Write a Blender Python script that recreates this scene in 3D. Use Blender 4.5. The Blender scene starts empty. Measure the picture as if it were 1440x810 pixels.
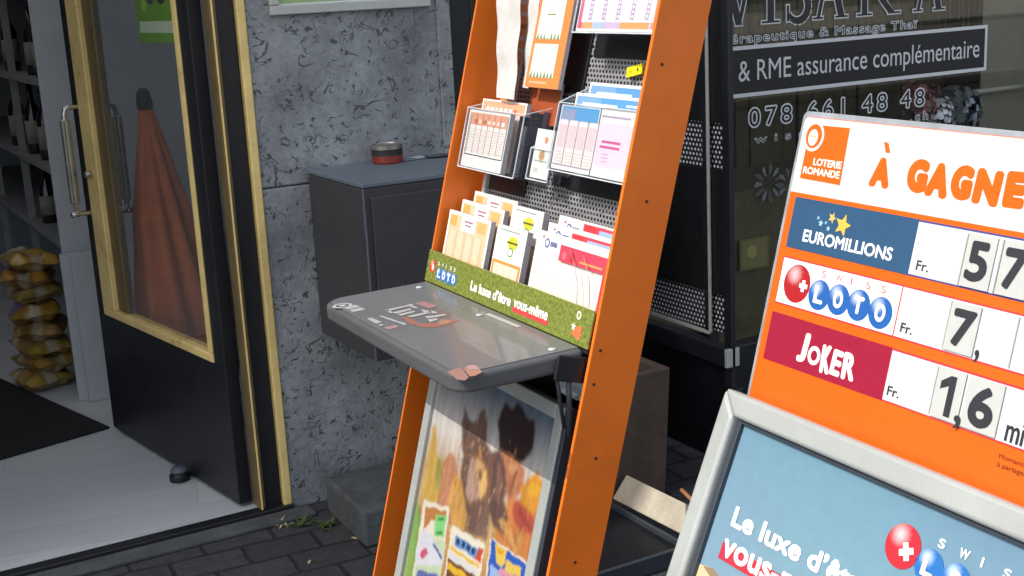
import bpy, bmesh, math, random
from mathutils import Vector, Matrix
R = math.radians
rnd = random.Random(7)
sc = bpy.context.scene
col = sc.collection

# ------------------------------------------------------------------ camera, sky, sun, exposure
cam_d = bpy.data.cameras.new("camera")
cam = bpy.data.objects.new("camera", cam_d); col.objects.link(cam); sc.camera = cam
cam_d.sensor_fit = 'HORIZONTAL'; cam_d.sensor_width = 36.0; cam_d.lens = 36.0*1800/1440
cam_d.clip_start = 0.05; cam_d.clip_end = 500
AZ, PI_, RO = R(29.13), R(13.46), R(-2.912)
fw = Vector((math.sin(AZ)*math.cos(PI_), math.cos(AZ)*math.cos(PI_), -math.sin(PI_)))
r0 = Vector((math.cos(AZ), -math.sin(AZ), 0)); u0 = r0.cross(fw)
rt = r0*math.cos(RO)+u0*math.sin(RO); up = -r0*math.sin(RO)+u0*math.cos(RO)
cam.matrix_world = Matrix(((rt.x, up.x, -fw.x, 0), (rt.y, up.y, -fw.y, 0), (rt.z, up.z, -fw.z, 1.6), (0, 0, 0, 1)))

SUN_DIR = Vector((-0.665, 0.075, 0.745)).normalized()      # towards the sun
w = bpy.data.worlds.new("World"); sc.world = w; w.use_nodes = True
nt = w.node_tree; bg = nt.nodes["Background"]
sky = nt.nodes.new("ShaderNodeTexSky"); sky.sky_type = 'NISHITA'; sky.sun_disc = False
sky.sun_elevation = math.asin(SUN_DIR.z); sky.sun_rotation = math.atan2(SUN_DIR.x, SUN_DIR.y)
hs = nt.nodes.new("ShaderNodeHueSaturation"); hs.inputs["Saturation"].default_value = .45; nt.links.new(sky.outputs[0], hs.inputs["Color"]); nt.links.new(hs.outputs[0], bg.inputs[0]); bg.inputs[1].default_value = 0.15; sky.dust_density = 3.0; sky.ozone_density = .6
sl = bpy.data.lights.new("sun", 'SUN'); sl.energy = 2.0; sl.angle = R(0.5); sl.color = (1.0, 0.955, 0.88)
sun = bpy.data.objects.new("sun", sl); col.objects.link(sun)
sun.rotation_euler = (-SUN_DIR).to_track_quat('-Z', 'Y').to_euler(); sun.location = (-6, 1, 9)
sc.view_settings.view_transform = 'Standard'; sc.view_settings.look = 'None'
sc.view_settings.gamma = 1.0; sc.view_settings.use_curve_mapping = False
sc.view_settings.exposure = 0.78

# ------------------------------------------------------------------ helpers
def lin(h):
    h = h.lstrip('#'); o = []
    for i in (0, 2, 4):
        c = int(h[i:i+2], 16)/255
        o.append(c/12.92 if c <= .04045 else ((c+.055)/1.055)**2.4)
    return (o[0], o[1], o[2], 1.0)

def new_mat(name):
    m = bpy.data.materials.new(name); m.use_nodes = True
    return m, m.node_tree, m.node_tree.nodes, m.node_tree.links, m.node_tree.nodes["Principled BSDF"]

def N(nodes, t, **kw):
    n = nodes.new(t)
    for k, v in kw.items():
        if hasattr(n, k): setattr(n, k, v)
        else: n.inputs[k.replace('_', ' ')].default_value = v
    return n

def mat(name, c, rough=.5, metal=0, var=.25, scale=14, bump=.0, bscale=90, coat=0, spec=.5):
    """generic worn surface: base colour broken up by two noises, roughness too, optional fine bump"""
    m, t, n, l, p = new_mat(name)
    c = lin(c) if isinstance(c, str) else (*c, 1)
    tc = N(n, "ShaderNodeTexCoord")
    a = N(n, "ShaderNodeTexNoise", Scale=scale, Detail=6, Roughness=.65); b = N(n, "ShaderNodeTexNoise", Scale=scale*7, Detail=3)
    l.new(tc.outputs["Object"], a.inputs["Vector"]); l.new(tc.outputs["Object"], b.inputs["Vector"])
    mx = N(n, "ShaderNodeMath", operation='MULTIPLY_ADD'); l.new(b.outputs[0], mx.inputs[0]); mx.inputs[1].default_value = .35; l.new(a.outputs[0], mx.inputs[2])
    rp = N(n, "ShaderNodeValToRGB"); l.new(mx.outputs[0], rp.inputs[0])
    e = rp.color_ramp.elements
    e[0].position = .42; e[1].position = .95
    e[0].color = tuple(x*(1-var) for x in c[:3])+(1,); e[1].color = tuple(min(1, x*(1+var)) for x in c[:3])+(1,)
    l.new(rp.outputs[0], p.inputs["Base Color"])
    rr = N(n, "ShaderNodeMapRange"); l.new(a.outputs[0], rr.inputs[0]); rr.inputs[3].default_value = max(.03, rough-.12); rr.inputs[4].default_value = min(1, rough+.14)
    l.new(rr.outputs[0], p.inputs["Roughness"]); p.inputs["Metallic"].default_value = metal
    p.inputs["Coat Weight"].default_value = coat; p.inputs["Specular IOR Level"].default_value = spec
    if bump:
        bt = N(n, "ShaderNodeTexNoise", Scale=bscale, Detail=4); l.new(tc.outputs["Object"], bt.inputs["Vector"])
        bp = N(n, "ShaderNodeBump", Strength=bump, Distance=.004); l.new(bt.outputs[0], bp.inputs["Height"]); l.new(bp.outputs[0], p.inputs["Normal"])
    return m

def print_mat(name, rough=.4, coat=0.0, tone=1.0):
    """printed ink: colour from the mesh's colour attribute, faint paper mottling"""
    m, t, n, l, p = new_mat(name)
    at = N(n, "ShaderNodeVertexColor"); at.layer_name = "ink"
    tc = N(n, "ShaderNodeTexCoord"); a = N(n, "ShaderNodeTexNoise", Scale=60, Detail=5); l.new(tc.outputs["Object"], a.inputs["Vector"])
    mr = N(n, "ShaderNodeMapRange"); l.new(a.outputs[0], mr.inputs[0]); mr.inputs[3].default_value = .9*tone; mr.inputs[4].default_value = 1.08*tone
    mm = N(n, "ShaderNodeMix", data_type='RGBA', blend_type='MULTIPLY'); mm.inputs[0].default_value = 1
    l.new(at.outputs[0], mm.inputs[6]); l.new(mr.outputs[0], mm.inputs[7]); l.new(mm.outputs[2], p.inputs["Base Color"])
    p.inputs["Roughness"].default_value = rough; p.inputs["Coat Weight"].default_value = coat; p.inputs["Coat Roughness"].default_value = .06
    return m

def clear_mat(name, tint=(.93, .95, .96), refl=1.0, ior=1.5, rough=.02, haze=0.0, hz=(.8, .8, .8)):
    """clear sheet: straight-through transparency with a Fresnel reflection; haze adds a milky scratch layer"""
    m, t, n, l, p = new_mat(name); n.remove(p)
    out = n["Material Output"]; tr = N(n, "ShaderNodeBsdfTransparent"); tr.inputs[0].default_value = (*tint, 1)
    gl = N(n, "ShaderNodeBsdfGlossy"); gl.inputs["Roughness"].default_value = rough; gl.inputs[0].default_value = (refl, refl, refl, 1)
    lw = N(n, "ShaderNodeLayerWeight", Blend=.5); pw = N(n, "ShaderNodeMath", operation='POWER'); pw.inputs[1].default_value = 5; l.new(lw.outputs["Facing"], pw.inputs[0])
    f0 = ((ior-1)/(ior+1))**2; fr = N(n, "ShaderNodeMath", operation='MULTIPLY_ADD'); l.new(pw.outputs[0], fr.inputs[0]); fr.inputs[1].default_value = 1-f0; fr.inputs[2].default_value = f0; mx = N(n, "ShaderNodeMixShader")
    l.new(fr.outputs[0], mx.inputs[0]); l.new(tr.outputs[0], mx.inputs[1]); l.new(gl.outputs[0], mx.inputs[2])
    if haze:
        df = N(n, "ShaderNodeBsdfDiffuse"); df.inputs[0].default_value = (*hz, 1)
        tc = N(n, "ShaderNodeTexCoord"); a = N(n, "ShaderNodeTexNoise", Scale=25, Detail=5); l.new(tc.outputs["Object"], a.inputs["Vector"])
        mr = N(n, "ShaderNodeMapRange"); l.new(a.outputs[0], mr.inputs[0]); mr.inputs[3].default_value = haze*.5; mr.inputs[4].default_value = haze*1.5
        m2 = N(n, "ShaderNodeMixShader"); l.new(mr.outputs[0], m2.inputs[0]); l.new(mx.outputs[0], m2.inputs[1]); l.new(df.outputs[0], m2.inputs[2]); mx = m2
    l.new(mx.outputs[0], out.inputs[0]); return m

class Fr:
    """a local frame: P(a, b, c) = o + a*u + b*v + c*n"""
    def __init__(s, o, u, v):
        s.o, s.u, s.v = Vector(o), Vector(u).normalized(), Vector(v).normalized(); s.n = s.u.cross(s.v)
    def P(s, a, b, c=0): return s.o+s.u*a+s.v*b+s.n*c
WORLD = Fr((0, 0, 0), (1, 0, 0), (0, 1, 0))

class MB:
    """mesh builder; everything lands in world coordinates, link() moves it under its thing"""
    def __init__(s, fr=WORLD): s.f = fr; s.v = []; s.fc = []; s.uv = []; s.col = []
    def add(s, pts, faces, uvs=None, c=(1, 1, 1, 1)):
        k = len(s.v); s.v += [Vector(p) for p in pts]
        for f in faces:
            s.fc.append([k+i for i in f]); s.uv.append([(uvs[i] if uvs else (0, 0)) for i in f]); s.col.append([c]*len(f) if not callable(c) else [c(*(uvs[i])) for i in f])
    def box(s, a0, a1, b0, b1, c0, c1):
        P = s.f.P; pts = [(a, b, c) for c in (c0, c1) for b in (b0, b1) for a in (a0, a1)]
        s.add([P(*p) for p in pts], [(0, 2, 3, 1), (4, 5, 7, 6), (0, 1, 5, 4), (2, 6, 7, 3), (0, 4, 6, 2), (1, 3, 7, 5)], [(p[0], p[1]) for p in pts]); return s
    def prism(s, poly, c0, c1):
        P = s.f.P; n = len(poly)
        if sum(poly[i][0]*poly[(i+1) % n][1]-poly[(i+1) % n][0]*poly[i][1] for i in range(n)) < 0: poly = poly[::-1]
        pts = [P(a, b, c0) for a, b in poly]+[P(a, b, c1) for a, b in poly]
        s.add(pts, [tuple(range(n))[::-1], tuple(range(n, 2*n))]+[(i, (i+1) % n, n+(i+1) % n, n+i) for i in range(n)], list(poly)+list(poly)); return s
    def quad(s, pts3, uvs=None):
        s.add(pts3, [tuple(range(len(pts3)))], uvs or [(0, 0)]*len(pts3)); return s
    def poly(s, poly, c, colr=(1, 1, 1, 1)):
        n = len(poly)
        if sum(poly[i][0]*poly[(i+1) % n][1]-poly[(i+1) % n][0]*poly[i][1] for i in range(n)) < 0: poly = poly[::-1]
        s.add([s.f.P(a, b, c) for a, b in poly], [tuple(range(n))], list(poly), colr); return s
    def tube(s, pts, r, seg=10, cap=True):
        pts = [Vector(p) for p in pts]; rs = r if isinstance(r, (list, tuple)) else [r]*len(pts); ring = []; prev = None
        for i, p in enumerate(pts):
            d = (pts[min(i+1, len(pts)-1)]-pts[max(i-1, 0)]).normalized()
            x = (prev-d*prev.dot(d)) if prev is not None else d.orthogonal()
            if x.length < 1e-6: x = d.orthogonal()
            x.normalize(); prev = x; y = d.cross(x)
            ring.append([p+(x*math.cos(2*math.pi*k/seg)+y*math.sin(2*math.pi*k/seg))*rs[i] for k in range(seg)])
        fs = [(i*seg+k, i*seg+(k+1) % seg, (i+1)*seg+(k+1) % seg, (i+1)*seg+k) for i in range(len(pts)-1) for k in range(seg)]
        if cap: fs += [tuple(range(seg))[::-1], tuple((len(pts)-1)*seg+k for k in range(seg))]
        s.add([q for g in ring for q in g], fs); return s
    def lathe(s, o, prof, seg=24, mod=None, axis=Vector((0, 0, 1)), x=None):
        axis = axis.normalized(); x = x or axis.orthogonal().normalized(); y = axis.cross(x); ring = []
        for r, h in prof:
            ring.append([o+axis*h+(x*math.cos(2*math.pi*k/seg)+y*math.sin(2*math.pi*k/seg))*(r*(mod(k/seg, h) if mod else 1)) for k in range(seg)])
        fs = [(i*seg+k, i*seg+(k+1) % seg, (i+1)*seg+(k+1) % seg, (i+1)*seg+k) for i in range(len(prof)-1) for k in range(seg)]
        fs += [tuple(range(seg))[::-1], tuple((len(prof)-1)*seg+k for k in range(seg))]
        s.add([q for g in ring for q in g], fs); return s
    def link(s, name, m, parent=None, bevel=0, smooth=False, seg=2, sub=0):
        off = Vector(parent_world(parent)) if parent else Vector((0, 0, 0))
        me = bpy.data.meshes.new(name); me.from_pydata([tuple(v-off) for v in s.v], [], s.fc); 
        u = me.uv_layers.new(name="UVMap"); u.data.foreach_set("uv", [float(x) for pu in s.uv for a in pu for x in a[:2]])
        if m in (M['print'], M['gloss'], M['vinyl'], M['crisps'], M['yellow']):
            ca = me.color_attributes.new("ink", 'FLOAT_COLOR', 'CORNER'); ca.data.foreach_set("color", [float(x) for pc in s.col for b in pc for x in b])
        for q in (m if isinstance(m, (list, tuple)) else [m]): me.materials.append(q)
        me.update()
        o = bpy.data.objects.new(name, me); col.objects.link(o)
        if parent: o.parent = parent
        if smooth:
            for q in me.polygons: q.use_smooth = True
        if bevel:
            b = o.modifiers.new("bevel", 'BEVEL'); b.width = bevel; b.segments = seg; b.limit_method = 'ANGLE'; b.angle_limit = R(35)
        if sub:
            b = o.modifiers.new("sub", 'SUBSURF'); b.levels = sub; b.render_levels = sub
        return o

def parent_world(p):
    v = Vector((0, 0, 0))
    while p: v += p.location; p = p.parent
    return v

def tag(o, label=None, cat=None, group=None, kind=None):
    if label: o["label"] = label
    if cat: o["category"] = cat
    if group: o["group"] = group
    if kind: o["kind"] = kind
    return o
def thing(name, label, cat, loc=(0, 0, 0), group=None):
    o = bpy.data.objects.new(name, None); col.objects.link(o); o.location = Vector(loc); o.empty_display_size = .05
    return tag(o, label, cat, group)

# ---- text as flat letter shapes
_tc = {}
def glyphs(s, off=0.0, spacing=1.0, shear=0.0):
    key = (s, off, spacing, shear)
    if key not in _tc:
        cu = bpy.data.curves.new("t", 'FONT'); cu.body = s; cu.size = 1; cu.offset = off; cu.space_character = spacing; cu.shear = shear; cu.resolution_u = 5
        ob = bpy.data.objects.new("t", cu); col.objects.link(ob); dg = bpy.context.evaluated_depsgraph_get(); dg.update()
        ev = ob.evaluated_get(dg); me = ev.to_mesh()
        _tc[key] = ([(v.co.x, v.co.y) for v in me.vertices], [tuple(p.vertices) for p in me.polygons]); ev.to_mesh_clear()
        bpy.data.objects.remove(ob); bpy.data.curves.remove(cu)
    return _tc[key]

class Print(MB):
    """flat printed artwork on a frame: shapes stacked 0.25 mm apart above depth c0"""
    def __init__(s, fr, c0, step=.00025): MB.__init__(s, fr); s.c0 = c0; s.st = step
    def shape(s, poly, c, k=0):
        s.n = getattr(s, 'n', 0)+1; return s.poly(poly, s.c0+k*s.st+(s.n % 40)*4e-6, lin(c) if isinstance(c, str) else c)
    def rect(s, a0, a1, b0, b1, c, k=0): return s.shape([(a0, b0), (a1, b0), (a1, b1), (a0, b1)], c, k)
    def rrect(s, a0, a1, b0, b1, r, c, k=0): return s.shape(rrect(a0, a1, b0, b1, r), c, k)
    def disc(s, a, b, r, c, k=0, rb=None, n=28): return s.shape([(a+r*math.cos(6.2832*i/n), b+(rb or r)*math.sin(6.2832*i/n)) for i in range(n)], c, k)
    def star(s, a, b, r, c, k=0, n=5, q=.45, rot=90): return s.shape([(a+(r if i % 2 == 0 else r*q)*math.cos(R(rot)+math.pi*i/n), b+(r if i % 2 == 0 else r*q)*math.sin(R(rot)+math.pi*i/n)) for i in range(2*n)], c, k)
    def ball(s, a, b, r, c, k=0):
        """a printed ball picture: mid tone, pale highlight"""
        L = lin(c); cf = lambda x, y: tuple(min(1, L[i]*(1.0)+(.55*max(0, 1-math.hypot(x-(a-.3*r), y-(b+.45*r))/(.6*r)))) for i in range(3))+(1,)
        for j in range(5):
            for i in range(24):
                r0, r1 = r*j/5, r*(j+1)/5; t0, t1 = 6.2832*i/24, 6.2832*(i+1)/24
                q = [(a+r1*math.cos(t0), b+r1*math.sin(t0)), (a+r1*math.cos(t1), b+r1*math.sin(t1)), (a+r0*math.cos(t1), b+r0*math.sin(t1)), (a+r0*math.cos(t0), b+r0*math.sin(t0))]
                s.poly(q if j else q[:3], s.c0+k*s.st, cf)
        return s
    def grad(s, a0, a1, b0, b1, cf, k=0, na=8, nb=8):
        for i in range(na):
            for j in range(nb):
                x0, x1 = a0+(a1-a0)*i/na, a0+(a1-a0)*(i+1)/na; y0, y1 = b0+(b1-b0)*j/nb, b0+(b1-b0)*(j+1)/nb
                s.poly([(x0, y0), (x1, y0), (x1, y1), (x0, y1)], s.c0+k*s.st, cf)
        return s
    def text(s, t, a0, a1, b0, b1, c, k=0, bold=0.0, spacing=1.0, shear=0.0, ref=None, rot=0, inset=None):
        """letters fitted so that the string spans a0..a1 and 'ref' (default: the string) spans b0..b1; bold thickens the strokes (fraction of the height)"""
        V, F = glyphs(t, 0, spacing, shear); RV = glyphs(ref, 0)[0] if ref else V; e = bold*(b1-b0)
        x0, x1 = min(v[0] for v in V), max(v[0] for v in V); y0, y1 = min(v[1] for v in RV), max(v[1] for v in RV)
        L = lin(c); cx, cy = (a0+a1)/2, (b0+b1)/2; cr, sr = math.cos(rot), math.sin(rot); f = e if inset is None else inset*(b1-b0); a0 += f; a1 -= f; b0 += f; b1 -= f
        sh = [(0, 0)]
        if e:
            for f_, n_ in ((1, 8),) if bold < .07 else ((1, 20), (.62, 12), (.3, 6)): sh += [(e*f_*math.cos(6.2832*i/n_), e*f_*math.sin(6.2832*i/n_)) for i in range(n_)]
        for j, (ex, ey) in enumerate(sh):
            pts = []
            for x, y in V:
                a, b = a0+(x-x0)/(x1-x0)*(a1-a0)+ex, b0+(y-y0)/(y1-y0)*(b1-b0)+ey
                pts.append((cx+(a-cx)*cr-(b-cy)*sr, cy+(a-cx)*sr+(b-cy)*cr))
            s.add([s.f.P(a, b, s.c0+k*s.st+j*5e-6) for a, b in pts], F, pts, L)
        return s

def painting(P_, polys, a0, a1, b0, b1, step, k=0, blur=1, grain=.05, seed=1, base=None, tone=.64, texture=.55):
    """a printed picture: the shapes are rasterised on a fine grid of points, softened, and carried as ink colour"""
    import numpy as np
    nx, ny = int((a1-a0)/step)+1, int((b1-b0)/step)+1; xs = np.linspace(a0, a1, nx); ys = np.linspace(b0, b1, ny); X, Y = np.meshgrid(xs, ys); rs = np.random.RandomState(seed)
    img = np.zeros((ny, nx, 3)); 
    if base: img[:] = np.array([[base(x, y)[:3] for x in xs] for y in ys])
    wx = X+.0015*np.sin(Y*130)+rs.normal(0, .0008, X.shape); wy = Y+.0015*np.sin(X*110+1)+rs.normal(0, .0008, X.shape)
    def soften(n_):
        nonlocal img
        for _ in range(n_):
            p = np.pad(img, ((1, 1), (1, 1), (0, 0)), 'edge'); img = (p[1:-1, 1:-1]*2+p[:-2, 1:-1]+p[2:, 1:-1]+p[1:-1, :-2]+p[1:-1, 2:])/6
    def cloud(n, m_):
        g = rs.rand(m_+2, n+2); u_ = np.linspace(0, n, nx); v_ = np.linspace(0, m_, ny); i0 = u_.astype(int); j0 = v_.astype(int); fu = (u_-i0)[None, :]; fv = (v_-j0)[:, None]
        return (g[np.ix_(j0, i0)]*(1-fu)+g[np.ix_(j0, i0+1)]*fu)*(1-fv)+(g[np.ix_(j0+1, i0)]*(1-fu)+g[np.ix_(j0+1, i0+1)]*fu)*fv-.5
    def fill(lo, hi):
        for c, kk, poly in sorted(polys, key=lambda q: q[1]):
            if not lo <= kk < hi: continue
            ins = np.zeros(X.shape, bool); n = len(poly)
            for i in range(n):
                (x0, y0), (x1, y1) = poly[i], poly[(i+1) % n]
                if y0 == y1: continue
                ins ^= ((y0 > wy) != (y1 > wy)) & (wx < (x1-x0)*(wy-y0)/(y1-y0)+x0)
            img[ins] = img[ins]*.25+np.array(lin(c)[:3])*.75 if 8 <= kk < 9 else np.array(lin(c)[:3])
    fill(0, 8); soften(4); img *= (1+(cloud(14, 6)*.5+cloud(60, 12)*.6)[:, :, None]*texture)      # broad shapes with streaky light
    fill(8, 9); soften(1); fill(9, 99); soften(blur)
    img *= (1+rs.normal(0, grain, (ny, nx, 1)))*tone
    img = np.clip(img, 0, 1); d = P_.c0+k*P_.st
    k0 = len(P_.v)
    P_.v += [P_.f.P(float(xs[i]), float(ys[j]), d) for j in range(ny) for i in range(nx)]
    for j in range(ny-1):
        for i in range(nx-1):
            q = [(i, j), (i+1, j), (i+1, j+1), (i, j+1)]
            P_.fc.append([k0+b*nx+a for a, b in q]); P_.uv.append([(float(xs[a]), float(ys[b])) for a, b in q]); P_.col.append([(*map(float, img[b, a]), 1.0) for a, b in q])

def rrect(a0, a1, b0, b1, r, n=5):
    o = []
    for cx, cy, t in ((a1-r, b1-r, 0), (a0+r, b1-r, 90), (a0+r, b0+r, 180), (a1-r, b0+r, 270)):
        for i in range(n+1): o.append((cx+r*math.cos(R(t+90*i/n)), cy+r*math.sin(R(t+90*i/n))))
    return o
POSTER_ART = [('#d9b25a', 2, [(0.13, 0.535), (0.125, 0.639), (0.137, 0.647), (0.171, 0.585), (0.203, 0.581), (0.229, 0.503), (0.152, 0.426)]), ('#c98d6c', 3, [(0.215, 0.499), (0.204, 0.578), (0.222, 0.599), (0.231, 0.613), (0.261, 0.604), (0.313, 0.548), (0.357, 0.474), (0.22, 0.45)]), ('#e0ab5c', 4, [(0.268, 0.569), (0.299, 0.572), (0.326, 0.552), (0.364, 0.501), (0.357, 0.474), (0.297, 0.464), (0.261, 0.514)]), ('#b4b060', 3, [(0.196, 0.509), (0.171, 0.576), (0.186, 0.586), (0.201, 0.569), (0.216, 0.515)]), ('#7d6258', 5, [(0.298, 0.575), (0.29, 0.621), (0.263, 0.669), (0.255, 0.725), (0.28, 0.707), (0.307, 0.701), (0.324, 0.712), (0.333, 0.73), (0.35, 0.748), (0.366, 0.724), (0.386, 0.674), (0.415, 0.668), (0.44, 0.606), (0.45, 0.547), (0.461, 0.488), (0.359, 0.47), (0.36, 0.503), (0.331, 0.538)]), ('#c9a493', 6, [(0.328, 0.614), (0.334, 0.633), (0.352, 0.634), (0.368, 0.61), (0.394, 0.572), (0.389, 0.551), (0.358, 0.534), (0.332, 0.554), (0.328, 0.588)]), ('#e8bb7c', 7, [(0.355, 0.641), (0.381, 0.637), (0.406, 0.626), (0.424, 0.597), (0.413, 0.573), (0.399, 0.558), (0.378, 0.585), (0.358, 0.618)]), ('#5a4038', 8, [(0.375, 0.61), (0.382, 0.618), (0.39, 0.605), (0.389, 0.592), (0.38, 0.598)]), ('#a86a3c', 8, [(0.332, 0.641), (0.34, 0.645), (0.373, 0.639), (0.412, 0.628), (0.434, 0.588), (0.408, 0.553), (0.401, 0.553), (0.424, 0.588), (0.404, 0.622), (0.369, 0.633)]), ('#d59a62', 8, [(0.35, 0.664), (0.36, 0.665), (0.378, 0.636), (0.369, 0.633)]), ('#3e2f30', 5, [(0.414, 0.728), (0.416, 0.756), (0.43, 0.778), (0.46, 0.774), (0.478, 0.791), (0.507, 0.787), (0.528, 0.772), (0.557, 0.774), (0.568, 0.747), (0.571, 0.724), (0.557, 0.699), (0.545, 0.683), (0.521, 0.68), (0.444, 0.677)]), ('#6e5450', 6, [(0.416, 0.666), (0.443, 0.681), (0.488, 0.679), (0.502, 0.626), (0.499, 0.587), (0.529, 0.559), (0.515, 0.521), (0.473, 0.524), (0.445, 0.553), (0.437, 0.605)]), ('#8d6a60', 7, [(0.444, 0.653), (0.457, 0.66), (0.48, 0.619), (0.483, 0.571), (0.462, 0.582)]), ('#c98462', 6, [(0.442, 0.683), (0.523, 0.684), (0.555, 0.673), (0.562, 0.631), (0.536, 0.604), (0.516, 0.591), (0.499, 0.61), (0.481, 0.649)]), ('#e2a67a', 7, [(0.486, 0.659), (0.509, 0.673), (0.528, 0.671), (0.507, 0.646)]), ('#8f5a44', 8, [(0.508, 0.613), (0.519, 0.662), (0.529, 0.662), (0.524, 0.603)]), ('#e9a03c', 7, [(0.551, 0.627), (0.565, 0.646), (0.569, 0.66), (0.602, 0.681), (0.64, 0.671), (0.654, 0.625), (0.612, 0.6), (0.566, 0.605)]), ('#f6c040', 8, [(0.578, 0.636), (0.583, 0.652), (0.608, 0.664), (0.628, 0.656), (0.623, 0.639), (0.598, 0.628)]), ('#d88a50', 5, [(0.49, 0.561), (0.515, 0.594), (0.575, 0.62), (0.66, 0.632), (0.68, 0.512), (0.517, 0.494), (0.483, 0.497)]), ('#c05a4a', 7, [(0.536, 0.589), (0.548, 0.605), (0.584, 0.605), (0.623, 0.595), (0.633, 0.584), (0.619, 0.559), (0.591, 0.555), (0.558, 0.562), (0.541, 0.567)]), ('#a04840', 8, [(0.56, 0.588), (0.567, 0.594), (0.619, 0.574), (0.615, 0.563)]), ('#e6b06c', 8, [(0.491, 0.541), (0.503, 0.553), (0.531, 0.552), (0.556, 0.536), (0.59, 0.512), (0.577, 0.505), (0.54, 0.521)]), ('#d69a58', 8, [(0.565, 0.545), (0.587, 0.55), (0.605, 0.534), (0.597, 0.515), (0.579, 0.525)]), ('#8cb45a', 3, [(0.106, 0.401), (0.119, 0.466), (0.171, 0.382), (0.181, 0.265), (0.139, 0.248)]), ('#f5ead8', 9, [(0.146, 0.471), (0.275, 0.495), (0.294, 0.332), (0.16, 0.279)]), ('#f5ead8', 9, [(0.299, 0.465), (0.455, 0.479), (0.462, 0.39), (0.308, 0.338)]), ('#f5ead8', 9, [(0.473, 0.5), (0.637, 0.506), (0.634, 0.459), (0.482, 0.407)]), ('#cfe0bc', 10, [(0.168, 0.406), (0.232, 0.412), (0.291, 0.419), (0.289, 0.33), (0.168, 0.282)]), ('#c98850', 10, [(0.162, 0.462), (0.264, 0.483), (0.269, 0.452), (0.203, 0.441), (0.17, 0.409)]), ('#8fe08a', 11, [(0.219, 0.463), (0.268, 0.473), (0.274, 0.425), (0.223, 0.414)]), ('#4f9a58', 12, [(0.229, 0.46), (0.26, 0.466), (0.26, 0.459), (0.229, 0.453)]), ('#4f9a58', 12, [(0.234, 0.429), (0.262, 0.434), (0.263, 0.427), (0.231, 0.421)]), ('#e4e4f0', 11, [(0.169, 0.412), (0.211, 0.409), (0.294, 0.386), (0.277, 0.36), (0.166, 0.322), (0.156, 0.344)]), ('#5f6fa8', 12, [(0.222, 0.396), (0.238, 0.399), (0.286, 0.383), (0.278, 0.376)]), ('#d85a80', 12, [(0.181, 0.363), (0.197, 0.374), (0.215, 0.366), (0.195, 0.343), (0.178, 0.349)]), ('#6a78b8', 12, [(0.18, 0.316), (0.279, 0.341), (0.275, 0.325), (0.176, 0.285)]), ('#f6f0e0', 10, [(0.308, 0.462), (0.45, 0.474), (0.448, 0.454), (0.309, 0.44)]), ('#d8553a', 11, [(0.432, 0.462), (0.453, 0.466), (0.451, 0.435), (0.422, 0.433)]), ('#6f9ed8', 11, [(0.328, 0.452), (0.434, 0.458), (0.428, 0.437), (0.325, 0.428)]), ('#28406a', 12, [(0.335, 0.449), (0.351, 0.45), (0.348, 0.437), (0.334, 0.435)]), ('#28406a', 12, [(0.36, 0.45), (0.375, 0.451), (0.373, 0.438), (0.358, 0.437)]), ('#28406a', 12, [(0.384, 0.452), (0.399, 0.452), (0.397, 0.44), (0.383, 0.438)]), ('#28406a', 12, [(0.408, 0.453), (0.423, 0.454), (0.42, 0.441), (0.407, 0.44)]), ('#f0c83c', 11, [(0.309, 0.421), (0.443, 0.429), (0.444, 0.421), (0.308, 0.413)]), ('#dfe4ea', 11, [(0.31, 0.407), (0.445, 0.413), (0.444, 0.406), (0.309, 0.395)]), ('#7a4a2a', 11, [(0.31, 0.392), (0.444, 0.403), (0.441, 0.386), (0.318, 0.342)]), ('#f2c030', 12, [(0.316, 0.384), (0.408, 0.392), (0.394, 0.375), (0.312, 0.369)]), ('#3466c8', 10, [(0.479, 0.497), (0.631, 0.501), (0.627, 0.461), (0.49, 0.411)]), ('#f2d060', 11, [(0.497, 0.497), (0.547, 0.499), (0.546, 0.473), (0.538, 0.458), (0.51, 0.464)]), ('#f2d060', 11, [(0.549, 0.481), (0.613, 0.486), (0.612, 0.466), (0.552, 0.458)]), ('#e8a0b8', 12, [(0.53, 0.455), (0.59, 0.464), (0.583, 0.448), (0.531, 0.44)]), ('#a8c4f0', 11, [(0.494, 0.449), (0.55, 0.45), (0.547, 0.434), (0.498, 0.414)]), ('#f0a028', 12, [(0.508, 0.491), (0.536, 0.492), (0.534, 0.485), (0.509, 0.484)])]
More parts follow.
